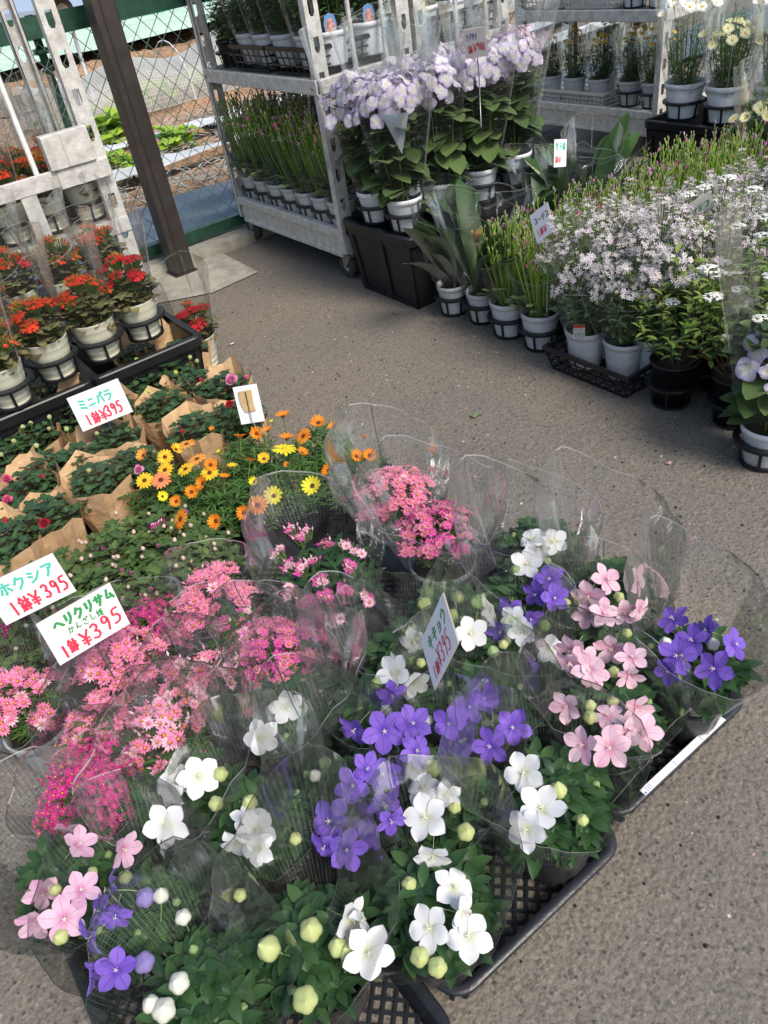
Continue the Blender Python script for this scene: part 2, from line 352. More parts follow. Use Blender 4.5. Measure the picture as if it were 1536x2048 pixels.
s2 = n.new('ShaderNodeSeparateColor'); l.new(v2.outputs['Color'], s2.inputs[0]); fine = ramp(n, [(0, (.62, .62, .62)), (.3, (.93, .93, .93)), (.85, (1.03, 1.02, 1.0)), (1, (1.3, 1.26, 1.2))]); l.new(s2.outputs[0], fine.inputs[0])
c2 = MX('MULTIPLY', 1.0, c1, fine.outputs[0])
bgp = ramp(n, [(.3, (.80, .81, .83)), (.5, (1, .98, .95)), (.72, (1.16, 1.10, 1.0))]); l.new(big.outputs[0], bgp.inputs[0]); c3 = MX('MULTIPLY', 1.0, c2, bgp.outputs[0])
v3 = N('Voronoi', 16, Randomness=1); w3 = ramp(n, [(.05, (1, 1, 1)), (.065, (0, 0, 0))]); l.new(v3.outputs['Distance'], w3.inputs[0])
c4 = MX('MIX', w3.outputs[0], c3, (.55, .52, .46)); l.new(c4, p.inputs['Base Color']); p.inputs['Roughness'].default_value = .82; p.inputs['Specular IOR Level'].default_value = .35
h1 = MX('MIX', .45, v1.outputs['Distance'], mid.outputs[0]); b = n.new('ShaderNodeBump'); b.inputs[0].default_value = .8; b.inputs[1].default_value = .005; b.invert = True
l.new(h1, b.inputs['Height']); b2 = n.new('ShaderNodeBump'); b2.inputs[0].default_value = .5; b2.inputs[1].default_value = .003; l.new(nz.outputs[0], b2.inputs['Height']); l.new(b.outputs[0], b2.inputs['Normal']); l.new(b2.outputs[0], p.inputs['Normal'])
# field soil
m, n, l = mat('field_soil'); p = P(n); tc = n.new('ShaderNodeTexCoord')
a = N('Noise', 3.0, Detail=8); q = N('Noise', 28, Detail=6, Distortion=.6)
r1 = ramp(n, [(.35, (.24, .14, .085)), (.65, (.50, .33, .21))]); l.new(q.outputs[0], r1.inputs[0]); r2 = ramp(n, [(.35, (.8, .8, .8)), (.7, (1.25, 1.2, 1.1))]); l.new(a.outputs[0], r2.inputs[0])
l.new(MX('MULTIPLY', 1.0, r1.outputs[0], r2.outputs[0]), p.inputs['Base Color']); p.inputs['Roughness'].default_value = .95
b = n.new('ShaderNodeBump'); b.inputs[0].default_value = 1; b.inputs[1].default_value = .04; l.new(q.outputs[0], b.inputs['Height']); l.new(b.outputs[0], p.inputs['Normal'])

# ------------------------------------------------------------------ setting
def sheet(x0, x1, y0, y1, nx, ny, zf):
    X_, Y_ = np.meshgrid(np.linspace(x0, x1, nx), np.linspace(y0, y1, ny)); Z_ = zf(X_, Y_)
    V = np.stack([X_.ravel(), Y_.ravel(), Z_.ravel()], 1); i = np.arange(nx*ny).reshape(ny, nx)
    F = np.stack([i[:-1, :-1].ravel(), i[:-1, 1:].ravel(), i[1:, 1:].ravel(), i[1:, :-1].ravel()], 1).tolist(); return V, F
rng = np.random.default_rng(3)
struct('asphalt_pavement', MB().add(*sheet(-9, 12, -6, 3.70, 2, 2, lambda x, y: x*0)).mesh('asphalt_pavement', 'asphalt'))
struct('asphalt_apron', MB().add(*sheet(3.0, 14, 3.71, 7.2, 2, 2, lambda x, y: x*0)).mesh('asphalt_apron', 'asphalt'))
struct('ground', MB().add(*sheet(-160, 160, -60, 200, 2, 2, lambda x, y: x*0-.12)).mesh('ground', 'field_soil'))
_rn = rng.random((64, 64))
def vn(x, y):
    xi = np.floor(x).astype(int); yi = np.floor(y).astype(int); fx = x-xi; fy = y-yi; fx = fx*fx*(3-2*fx); fy = fy*fy*(3-2*fy)
    g = lambda i, j: _rn[i % 64, j % 64]
    return (g(xi, yi)*(1-fx)+g(xi+1, yi)*fx)*(1-fy)+(g(xi, yi+1)*(1-fx)+g(xi+1, yi+1)*fx)*fy
def fieldz(x, y):
    z = -.06+.05*vn(x*1.3, y*1.6)+.05*vn(x*5, y*5)+.035*vn(x*13, y*13)
    z += np.where(y > 9.3, .07*np.sin(y*4.2)*vn(x*.4, y*.3)+.03, 0); return z-.04
struct('soil_field', MB().add(*sheet(-4, 14, 3.95, 22, 300, 300, fieldz)).mesh('soil_field', 'field_soil'))
# concrete kerb under the fence and the footing slab at the post
mb = MB(); mb.box((-3, 3.72, -.1), (3.0, 3.95, .045)); struct('concrete_kerb', mb.mesh('kerb', 'concrete', False))
mb = MB(); V = [(.95, 3.715, .006), (1.55, 3.715, .006), (1.53, 3.30, .006), (1.27, 3.27, .006), (1.0, 3.42, .006)]
mb.add(V, [(0, 4, 3, 2, 1)]); struct('concrete_footing', mb.mesh('footing', 'concrete', False))
# plastic mulch strips
def wr(h, s): return lambda x, y: h+.03*vn(x*2.2*s, y*9)+.02*vn(x*7, y*5)
struct('mulch_strip', MB().add(*sheet(-3, 9, 4.0, 4.78, 160, 14, wr(.015, 1))).mesh('mulch', 'mulch_film'))
struct('silver_mulch_strip', MB().add(*sheet(-3, 9, 5.5, 5.78, 160, 8, wr(.05, .7))).mesh('mulch2', 'mulch_silver'))
struct('silver_mulch_strip', MB().add(*sheet(-3, 9, 6.35, 6.6, 160, 8, wr(.05, .9))).mesh('mulch3', 'mulch_silver'))
struct('grass_strip', MB().add(*sheet(-3, 12, 9.9, 10.5, 60, 6, lambda x, y: x*0-.02+.05*vn(x*5, y*5))).mesh('gs', 'field_soil'))
# green netting spread beyond the soil, and the far scene
struct('spread_net', MB().add(*sheet(-6, 16, 12.6, 16.6, 80, 30, lambda x, y: .12+.10*vn(x*1.1, y*2)+.03*vn(x*4, y*6))).mesh('net', 'green_net'))
# straw litter and grass as ground cover
random.seed(5)
mb = MB()
for i in range(3200):
    row = random.choice([(5.0, 5.4), (4.85, 5.4), (5.85, 6.3), (6.7, 7.3)]); x = random.uniform(1.2, 5.5); y = random.uniform(*row); a = random.uniform(0, 6.3); L = random.uniform(.03, .11)
    z = .0+random.uniform(0, .05); mb.bar((x, y, z), (x+L*math.cos(a), y+L*math.sin(a), z+random.uniform(-.01, .03)), .005, .003)
struct('straw_litter', mb.mesh('straw', 'straw_fibre'), 'stuff')
mb = MB(); GB = leafT(STRAP, .1, .006, .8, .1)
for i in range(1700):
    if i < 900: x = random.uniform(-.5, 3.0); y = random.gauss(3.975, .025)
    else: x = random.uniform(.5, 9); y = random.gauss(10.2, .15)
    s = random.uniform(.4, 1.1)*(1 if i < 900 else 1.6); a = random.uniform(0, 6.3)
    put(mb, GB, (x, y, .0 if i > 900 else -.02), (math.cos(a)*.6, math.sin(a)*.6, 1), (math.cos(a), math.sin(a), -.5), s)
struct('grass_tufts', mb.mesh('tufts', 'grass_blade'), 'stuff')
# row cover tunnel
t = thing('row_cover_tunnel', 'pale net tunnel stretched over low hoops across the vegetable field', 'row cover', (0, 8.4, 0))
mb = MB(); nx, na = 90, 16; V = []; U = []
for i in range(nx):
    x = 2.0+i*.075
    for k in range(na):
        a = math.pi*k/(na-1); w = .42+.05*float(vn(np.array(x*1.5), np.array(k*.5))); h = .36+.16*float(vn(np.array(x*.9+7), np.array(2.)))-.05*math.cos(x*5.2)
        V.append((x, -w*math.cos(a), h*math.sin(a)**.8 if math.sin(a) > 0 else 0)); U.append((x, a*.4))
F = [(i*na+k, i*na+k+1, (i+1)*na+k+1, (i+1)*na+k) for i in range(nx-1) for k in range(na-1)]
mb.add(V, F, 0, U); obj('net_cover', mb.mesh('net_cover', 'row_net'), t)
for x in (2.3, 3.5, 4.7, 5.9, 7.1):
    mb = MB(); mb.tube([(x, -.42*math.cos(math.pi*k/10), .5*max(0, math.sin(math.pi*k/10))**.8) for k in range(11)], .006, 4); obj('hoop', mb.mesh('hoop', 'white_plastic'), t)
mb = MB(); FT = leafT(OBL, .16, .1, .5, .2)
for i in range(420):
    a = random.uniform(0, 6.3); put(mb, FT, (random.uniform(2, 8.6), random.uniform(-.25, .25), random.uniform(0, .12)), (math.cos(a), math.sin(a), .9), (-math.cos(a), -math.sin(a), 1), random.uniform(.5, 1.1))
obj('crop', mb.mesh('crop', 'leaf_bright'), t)
# vegetables seen between the posts
def veg(x, y, s, lab):
    t = thing('vegetable_plant', lab, 'plant', (x, y, 0), group='leafy vegetables in the field'); mb = MB(); T = leafT(OBL, .2, .13, .8, .2, .25)
    for i in range(46):
        a = random.uniform(0, 6.3); e = random.uniform(.4, 1.6); put(mb, T, (random.uniform(-.05, .05), random.uniform(-.05, .05), random.uniform(0, .12)), (math.cos(a), math.sin(a), e), (-math.cos(a)*e, -math.sin(a)*e, 1), s*random.uniform(.6, 1.1))
    obj('foliage', mb.mesh('veg', 'leaf_bright'), t)
    mb = MB(); mb.tube([(0, 0, -.03), (0, 0, .08)], .012, 5); obj('stem', mb.mesh('vs', 'stem_green'), t)
for (px, py), s, lab in (((228, 268), 1.5, 'tall yellow-green leafy vegetable between the grey rack and dark post'), ((352, 285), .9, 'small yellow-green vegetable just right of the dark post'),
                         ((212, 330), .7, 'low pale vegetable sprawling at the rack foot side of the field'), ((262, 335), .5, 'smallest leafy vegetable near the silver strip left of the post')):
    g = at(px, py, .05); veg(g[0], g[1], s, lab)
mb = MB(); g = at(196, 225, .0); mb.tube([(0, 0, -.1), (0.02, 0, .75)], .018, 6); tag(obj('white_stake', mb.mesh('stake', 'white_plastic'), None, (g[0], g[1], 0)), 'white plastic stake leaning beside the pale net tunnel', 'stake')
# low green net fence, stakes, cars, hedge, building far behind
t = thing('green_net_fence', 'far low green net fence on stakes beyond the soil field', 'fence', (0, 16.9, 0))
mb = MB(); mb.add(*(lambda V, F: (np.stack([V[:, 0], .05*np.sin(V[:, 0]*2), V[:, 1]], 1), F))(*sheet(-6, 16, 0, .42, 60, 4, lambda x, y: x*0))); mb.add(*(lambda V, F: (np.stack([V[:, 0], .06+.05*np.sin(V[:, 0]*2), V[:, 1]], 1), F))(*sheet(-6, 16, 0, .42, 60, 4, lambda x, y: x*0)))
obj('net_panel', mb.mesh('np', 'green_net_dark'), t)
for i in range(12):
    mb = MB(); mb.tube([(-5+i*1.9, .1, -.1), (-5+i*1.9, .1, .9)], .014, 5); obj('stake', mb.mesh('st', 'stem_green'), t)
def car(name, lab, x, y, rz, paint):
    t = thing(name, lab, 'car', (x, y, -.1), rz); mb = MB()
    prof = [(-2.1, .35), (-2.15, .7), (-1.9, .92), (-1.0, 1.02), (-.35, 1.42), (.9, 1.45), (1.6, 1.05), (2.1, .95), (2.15, .35)]
    for s in range(len(prof)-1): pass
    ys = [(-.82, 1), (-.86, .92), (.86, .92), (.82, 1)]; V = []; F = []; k = len(prof)
    for yy, sc_ in ((-.84, 1), (.84, 1)):
        for (px_, pz) in prof: V.append((px_, yy*(1 if pz < 1.0 else .82), pz))
    F = [tuple(range(k)), tuple(range(2*k-1, k-1, -1))]+[(i, i+k, (i+1) % k+k, (i+1) % k) for i in range(k)]
    mb.add(V, F); obj('body', mb.mesh('body', paint, False), t)
    mb = MB()
    for s in (-1, 1):
        mb.add([(-.85, s*.79, 1.04), (-.28, s*.70, 1.38), (.8, s*.70, 1.38), (1.35, s*.78, 1.06)], [(0, 1, 2, 3)])
    mb.add([(-1.02, -.66, 1.04), (-1.02, .66, 1.04), (-.42, .6, 1.40), (-.42, -.6, 1.40)], [(0, 1, 2, 3)]); obj('window_glass', mb.mesh('glass', 'car_glass', False), t)
    for wx in (-1.35, 1.35):
        for s in (-1, 1):
            w = MB(); w.tube([(wx, s*.72, .33), (wx, s*.88, .33)], .33, 16); wo = obj('wheel', w.mesh('wheel', 'car_trim'), t)
            w = MB(); w.tube([(wx, s*.72, .33), (wx, s*.89, .33)], .18, 12); obj('rim', w.mesh('rim', 'hub_metal'), wo)
    for s in (-1, 1):
        w = MB(); w.box((-2.17, s*.6-.15, .65), (-2.0, s*.6+.15, .8)); obj('headlight', w.mesh('hl', 'white_plastic', False), t)
c = at(5, 45, .3); car('parked_car', 'blue-grey car parked far behind the fence at the left edge', float(c[0]), float(c[1])+1, R(20), 'car_paint')
c = at(150, -22, .5); car('parked_car', 'white car parked beyond the green netting, mostly behind the rack post', float(c[0]), float(c[1])+1, R(-8), 'van_paint')
for k, (x, y, s) in enumerate(((4.2, 25, 1), (6.3, 25.6, 1.1), (8.4, 26.2, .9), (11, 26, 1.2), (14, 27, 1.0))):
    t = thing('hedge_bush', ['dark clipped bush behind the blue-grey car', 'dark bush right of the blue-grey car', 'low dark bush behind the dark post', 'rounded dark bush far beyond the trolley', 'farthest dark bush on the right beyond the field'][k], 'bush', (x, y, -.1))
    mb = MB(); T = leafT(OBL, .12, .07, .4, .2)
    for i in range(900):
        a = random.uniform(0, 6.3); e = random.uniform(-.2, 1.4); rr = random.uniform(.6, 1); q = np.array([math.cos(a)*math.cos(e)*rr*.9, math.sin(a)*math.cos(e)*rr*.9, .7+math.sin(e)*.9*rr])*s
        put(mb, T, q, (math.cos(a)+random.uniform(-.6, .6), math.sin(a)+random.uniform(-.6, .6), random.uniform(0, 1)), (0, 0, 1), 1.5)
    obj('foliage', mb.mesh('hb', 'hedge_leaf'), t); mb = MB(); mb.tube([(0, 0, -.1), (0, 0, .8*s)], [.06, .03], 6); obj('trunk', mb.mesh('ht', 'twig'), t)

# chain link fence along y = 3.86
t = thing('chain_link_fence', 'green chain link fence between the sales area and the vegetable field', 'fence', (0, 3.86, 0))
mb = MB(); mb.box((-2.5, -.03, 1.07), (3.4, .03, 1.115)); mb.box((-2.5, -.034, 1.04), (3.4, -.03, 1.12)); obj('top_rail', mb.mesh('tr', 'fence_green', False), t)
mb = MB(); mb.box((-2.5, -.025, .06), (3.4, .025, .115)); obj('bottom_rail', mb.mesh('br', 'fence_green', False), t)
for x in (-1.0, .96+.12, 3.3):
    mb = MB(); mb.tube([(x, .045, -.1), (x, .045, 1.12)], .018, 8); mb.box((x-.03, .01, .98), (x+.03, .07, 1.0)); obj('post', mb.mesh('fp', 'fence_green'), t)
mb = MB(); z0, z1 = .115, 1.04; H = z1-z0
for i in range(-9, 60):
    x = -1.2+i*.078
    for s in (1, -1):
        xa_, xb_ = x, x+s*H*.86
        lo, hi = -1.3, 3.4
        if min(xa_, xb_) > hi or max(xa_, xb_) < lo: continue
        mb.bar((xa_, .002*s, z0), (xb_, .002*s, z1), .0026, .0026, (0, 1, 0))
obj('wire_mesh', mb.mesh('wm', 'fence_wire', False), t)
# dark steel post of the shelter
t = thing('shelter_post', 'dark brown square steel post standing on the concrete patch by the fence', 'post', (1.3, 3.66, 0), 0)
mb = MB(); mb.box((-.05, -.05, .012), (.05, .05, 2.9)); po = obj('column', mb.mesh('post', 'pole_paint', False), t)
bm = po.modifiers.new('bevel', 'BEVEL'); bm.width = .006; bm.segments = 2
mb = MB(); mb.box((-.06, -.06, .006), (.06, .06, .012)); obj('base_plate', mb.mesh('bp', 'pole_paint', False), t)
mb = MB(); mb.box((-.018, -.0535, .012), (-.010, -.05, 2.9)); obj('corner_joint', mb.mesh('pj', 'car_trim', False), t)
# ------------------------------------------------------------------ racks, trays, crates, baskets
def slotted_post(mb, x, y, z0, z1, wx, dy, pitch=.115):
    """C channel: web in the xz plane from x to x+wx, flanges of depth dy"""
    t = .003; s = 1 if wx > 0 else -1; w = abs(wx)
    def B(xa, xb, ya, yb, za, zb):
        mb.box((min(x+s*xa, x+s*xb), min(y+ya, y+yb), za), (max(x+s*xa, x+s*xb), max(y+ya, y+yb), zb))
    B(0, w*.3, 0, t, z0, z1); B(w*.7, w, 0, t, z0, z1)
    z = z0; k = 0
    while z < z1:
        e = min(z+pitch*.55, z1); B(w*.3, w*.7, 0, t, z, e)
        if e < z1:      # rounded slot corners
            for xx in (w*.3, w*.7):
                q = w*.1*(1 if xx < w*.5 else -1); mb.add([(x+s*xx, y, e), (x+s*(xx+q), y, e), (x+s*xx, y, e+.012), (x+s*xx, y+t, e), (x+s*(xx+q), y+t, e), (x+s*xx, y+t, e+.012)], [(0, 1, 2), (3, 5, 4), (1, 4, 5, 2)])
        z += pitch
    for xx in (0, w-t): B(xx, xx+t, t, dy, z0, z1)
    B(0, .012, dy, dy+t, z0, z1); B(w-.012, w, dy, dy+t, z0, z1)
def trolley(label, x0, x1, y0, y1, shelves, top=1.75, deck=.21, slats=(), rail_x=(), group=None):
    t = thing('flower_trolley', label, 'trolley', (x0, y0, 0)); w = x1-x0; d = y1-y0
    for (px_, py_, wx, dy) in ((0, 0, .06, .03), (0, d, .06, -.03), (w, 0, -.06, .03), (w, d, -.06, -.03)):
        mb = MB(); slotted_post(mb, px_, py_, .13, top, wx, dy); obj('post', mb.mesh('tpost', 'aluminium', False), t)
    mb = MB()
    mb.box((.008, .036, .115), (.028, d-.036, .20)); mb.box((w-.028, .036, .115), (w-.008, d-.036, .20)); mb.box((.03, .008, .115), (w-.03, .028, .20)); mb.box((.03, d-.028, .115), (w-.03, d-.008, .20))
    mb.box((-.004, .034, .195), (.03, d-.034, .232)); mb.box((.064, -.004, .195), (w-.064, .034, .232)); mb.box((0.002, .036, .108), (.012, d-.036, .128))
    fo = obj('deck_frame', mb.mesh('deckf', 'aluminium', False), t); bv = fo.modifiers.new('bevel', 'BEVEL'); bv.width = .003
    mb = MB(); mb.box((.03, .034, .19), (w-.008, d-.01, .206)); obj('deck_board', mb.mesh('deckb', 'deck_board', False), t)
    for z in shelves:
        mb = MB(); mb.box((-.006, .0, z-.045), (.016, d, z+.008)); mb.box((w-.016, .0, z-.045), (w+.006, d, z+.008)); mb.box((.016, -.006, z-.045), (w-.016, .02, z+.008)); mb.box((.016, d-.02, z-.045), (w-.016, d+.006, z+.008))
        so_ = obj('shelf', mb.mesh('shelf', 'aluminium', False), t); bv = so_.modifiers.new('bevel', 'BEVEL'); bv.width = .004; bv.segments = 2
        mb = MB(); mb.box((.016, .02, z-.01), (w-.016, d-.02, z+.002)); obj('shelf_board', mb.mesh('sboard', 'deck_board', False), so_)
        for (bx, by) in ((-.012, .03), (-.012, d-.03)):
            mb = MB(); mb.tube([(bx, by, z-.02), (bx+.008, by, z-.02)], .007, 6); obj('bolt', mb.mesh('bolt', 'hub_metal'), so_)
    for sx_ in slats:
        mb = MB(); mb.tube([(w*sx_, -.012, .24), (w*sx_, -.012, top-.1)], .0095, 8); obj('side_bar', mb.mesh('sbar', 'aluminium'), t)
    for (cx_, cy_) in ((.05, .05), (.05, d-.05), (w-.05, .05), (w-.05, d-.05)):
        mb = MB(); mb.box((cx_-.03, cy_-.04, .105), (cx_+.03, cy_+.04, .114))
        for s in (-1, 1): mb.add([(cx_+s*.02, cy_-.03, .106), (cx_+s*.02, cy_+.03, .106), (cx_+s*.02, cy_+.035, .05), (cx_+s*.02, cy_+.012, .05)], [(0, 1, 2, 3)])
        co_ = obj('caster', mb.mesh('caster', 'hub_metal', False), t)
        mb = MB(); prof = [(.026, -.015), (.05, -.016), (.055, -.009), (.055, .009), (.05, .016), (.026, .015)]; V = []; F = []; nn = 24
        for (r_, h_) in prof:
            for k in range(nn): a = 2*math.pi*k/nn; V.append((cx_+h_, cy_+.02+r_*math.cos(a), .055+r_*math.sin(a)))
        F = [(j*nn+k, j*nn+(k+1) % nn, (j+1)*nn+(k+1) % nn, (j+1)*nn+k) for j in range(len(prof)-1) for k in range(nn)]
        mb.add(V, F); wo = obj('wheel', mb.mesh('wheel', 'rubber'), co_)
        mb = MB(); mb.tube([(cx_-.012, cy_+.02, .055), (cx_+.012, cy_+.02, .055)], .027, 14); mb.tube([(cx_-.022, cy_+.02, .055), (cx_+.022, cy_+.02, .055)], .006, 6); obj('hub', mb.mesh('hub', 'hub_metal'), wo)
    return t
def lattice_wall(mb, p, q, z0, z1, tp, nv, nh, th=.003, bw=.004):
    """bars between p and q (plan points at the top); tp = inward shift at the bottom"""
    p = np.array(p, float); q = np.array(q, float); d = q-p; L = np.linalg.norm(d); d /= L; nrm = np.array([-d[1], d[0]])
    def pt(u, v): a = p+d*(tp+(L-2*tp)*u)*(1-v)+d*L*u*v; a = a+nrm*tp*(1-v); return np.array([a[0], a[1], z0+(z1-z0)*v])
    for i in range(nv+1): mb.bar(pt(i/nv, 0), pt(i/nv, 1), bw, th, up=(nrm[0], nrm[1], 0))
    for j in range(nh+1): mb.bar(pt(0, j/nh), pt(1, j/nh), th, bw*(1.6 if j in (0, nh) else 1))
def basket(label, x0, x1, y0, y1, z, h=.11, m_='black_plastic', group=None, nv=9, nh=3, name='lattice_basket', writing=None):
    t = thing(name, label, 'basket', (x0, y0, z), group=group); w = x1-x0; d = y1-y0; cs = [(0, 0), (w, 0), (w, d), (0, d)]; tp = .018
    for i in range(4):
        mb = MB(); a, b_ = cs[i], cs[(i+1) % 4]; k = max(5, int(nv*math.dist(a, b_)/.4)); lattice_wall(mb, a, b_, .004, h-.012, tp, k, nh, .003, .0055); obj('side_wall', mb.mesh('bw', m_, False), t)
    mb = MB()
    for (a, b_) in (((-.006, -.006), (w+.006, .004)), ((-.006, d-.004), (w+.006, d+.006)), ((-.006, .004), (.004, d-.004)), ((w-.004, .004), (w+.006, d-.004))): mb.box((a[0], a[1], h-.014), (b_[0], b_[1], h))
    obj('rim', mb.mesh('brim', m_, False), t)
    mb = MB()
    for i in range(9): u = tp+(w-2*tp)*i/8; mb.box((u-.003, tp, .0), (u+.003, d-tp, .004))
    for i in range(9): u = tp+(d-2*tp)*i/8; mb.box((tp, u-.003, .0005), (w-tp, u+.003, .0045))
    obj('base_grid', mb.mesh('bg', m_, False), t)
    if writing:
        lt = MB(); strokes(lt, writing, np.array([-.004+tp*.3, d*.62, h*.75]), np.array([0, -.02, 0]), np.array([.004, 0, -.03]), .003); obj('lettering', lt.mesh('bl', 'ink_dark', False), t)
    return t
def rrect(w, d, r, n=6):
    P_ = []
    for (cx_, cy_, a0) in ((w-r, d-r, 0), (r, d-r, 90), (r, r, 180), (w-r, r, 270)):
        for k in range(n+1): a = R(a0+90*k/n); P_.append((cx_+r*math.cos(a), cy_+r*math.sin(a)))
    return P_
def offr(w, d, r, o, n=6): return [(x+o, y+o) for (x, y) in rrect(w-2*o, d-2*o, max(.004, r-o), n)]
def seed_tray(label, x0, x1, y0, y1, group, sticker=False, z=0):
    t = thing('plastic_tray', label, 'tray', (x0, y0, z), group=group); w = x1-x0; d = y1-y0
    lay = [(0.002, .040), (0, .046), (.003, .050), (.017, .050), (.019, .047), (.026, .012), (.03, .004)]
    V = []; n_ = 0
    for (o, zz) in lay:
        L = offr(w, d, .045, o); n_ = len(L); V += [(a, b_, zz) for a, b_ in L]
    F = [(j*n_+k, j*n_+(k+1) % n_, (j+1)*n_+(k+1) % n_, (j+1)*n_+k) for j in range(len(lay)-1) for k in range(n_)]
    mb = MB(); mb.add(V, F); obj('rim', mb.mesh('trim', 'tray_plastic'), t)
    mb = MB(); s = .026
    k = 0
    while k*s < w+d:
        for sg in (0, 1):
            c = k*s
            a = (max(0, c-d), min(c, d)); b_ = (min(c, w), max(0, c-w))
            if sg: a = (w-a[0], a[1]); b_ = (w-b_[0], b_[1])
            if math.dist(a, b_) > .05:
                u = unit(np.array(b_)-np.array(a))*.02; mb.bar((a[0]+u[0], a[1]+u[1], .004+.0006*sg), (b_[0]-u[0], b_[1]-u[1], .004+.0006*sg), .005, .004)
        k += 1
    for i in range(1, 3): mb.box((w*i/3-.004, .03, .0025), (w*i/3+.004, d-.03, .0085))
    obj('base_grid', mb.mesh('tgrid', 'tray_plastic', False), t)
    if sticker:
        mb = MB(); mb.box((.075, .0035, .0495), (.30, .0165, .0507)); so_ = obj('label_strip', mb.mesh('strip', 'sign_card', False), t)
        mb = MB()
        for xx in (.085, .09, .095, .16, .235): mb.box((xx, .005, .0507), (xx+.0012, .015, .0509))
        mb.box((.077, .0045, .0507), (.081, .0085, .0509)); obj('print', mb.mesh('print', 'tag_blue', False), so_)
    return t
def pot_carrier(label, pts, z, r=.052, hz_=.075, group=None, lobes=True):
    c0 = np.mean(np.array(pts), 0); t = thing('pot_carrier', label, 'pot carrier', (c0[0], c0[1], z), group=group)
    L = [(p[0]-c0[0], p[1]-c0[1]) for p in pts]; mb = MB()
    for i, p in enumerate(L):
        ro = r+.017; mb.lathe([(r, hz_), (r, hz_-.01), (ro, hz_-.01), (ro+.001, hz_-.004), (ro, hz_), (r, hz_)], 20, p)
        for q in L[i+1:]:
            dd = math.dist(p, q)
            if dd < .19 and dd > 2*r:
                u = np.array([q[0]-p[0], q[1]-p[1]])/dd; a = np.array(p)+u*(r+.004); b_ = np.array(q)-u*(r+.004); mb.bar((*a, hz_-.0055), (*b_, hz_-.0055), .055, .008)
    obj('top_plate', mb.mesh('cplate', 'black_plastic', False), t)
    for p in L:
        mb = MB()
        for k in range(6):
            a = k*math.pi/3+.4; mb.bar((p[0]+(r+.004)*math.cos(a), p[1]+(r+.004)*math.sin(a), hz_-.006), (p[0]+r*.9*math.cos(a), p[1]+r*.9*math.sin(a), .004), .008, .003, up=(math.cos(a), math.sin(a), 0))
        mb.lathe([(r*.6, .0), (r*.92, .0), (r*.93, .008), (r*.6, .0065)], 16, p); obj('cup', mb.mesh('ccup', 'black_plastic', False), t)
    return t
def crate(label, x0, x1, y0, y1, h=.3, z=0, group=None):
    t = thing('plastic_crate', label, 'crate', (x0, y0, z), group=group); w = x1-x0; d = y1-y0; tp = .03
    cs = [(0, 0), (w, 0), (w, d), (0, d)]
    for i in range(4):
        p = np.array(cs[i], float); q = np.array(cs[(i+1) % 4], float); dd = q-p; Ln = np.linalg.norm(dd); dd /= Ln; nr = np.array([-dd[1], dd[0]])
        def pt(u, v, o): a = p+dd*(tp*(1-v)+(Ln-2*tp*(1-v))*u)+nr*(tp*(1-v)+o); return (a[0], a[1], h*v)
        mb = MB(); V = [pt(.01, .02, .008), pt(.99, .02, .008), pt(.99, .97, .008), pt(.01, .97, .008), pt(.01, .02, .012), pt(.99, .02, .012), pt(.99, .97, .012), pt(.01, .97, .012)]
        mb.add(V, [(0, 1, 2, 3), (7, 6, 5, 4)])
        for (u0, u1) in ((0, .07), (.44, .56), (.93, 1.0)):
            V = [pt(u0, 0, 0), pt(u1, 0, 0), pt(u1, .88, 0), pt(u0, .88, 0), pt(u0, 0, .0075), pt(u1, 0, .0075), pt(u1, .88, .0075), pt(u0, .88, .0075)]; mb.add(V, [(0, 1, 2, 3), (0, 4, 5, 1), (1, 5, 6, 2), (3, 7, 4, 0)])
        for (v0, v1) in ((.0, .06), (.8, .87)):
            V = [pt(.071, v0, .001), pt(.929, v0, .001), pt(.929, v1, .001), pt(.071, v1, .001), pt(.071, v0, .0075), pt(.929, v0, .0075), pt(.929, v1, .0075), pt(.071, v1, .0075)]; mb.add(V, [(0, 1, 2, 3), (0, 4, 5, 1), (3, 2, 6, 7)])
        obj('side_wall', mb.mesh('cw', 'black_plastic', False), t)
    lay = [(.002, h-.035), (-.010, h-.033), (-.012, h-.004), (-.009, h), (.010, h), (.012, h-.02)]; V = []
    for (o, zz) in lay:
        Lr = offr(w, d, .02, o, 4); n_ = len(Lr); V += [(a, b_, zz) for a, b_ in Lr]
    mb = MB(); mb.add(V, [(j*n_+k, j*n_+(k+1) % n_, (j+1)*n_+(k+1) % n_, (j+1)*n_+k) for j in range(len(lay)-1) for k in range(n_)]); obj('rim', mb.mesh('crim', 'black_plastic', False), t)
    mb = MB(); mb.box((tp+.01, tp+.01, .0), (w-tp-.01, d-tp-.01, .008)); obj('base', mb.mesh('cb', 'black_plastic', False), t)
    return t
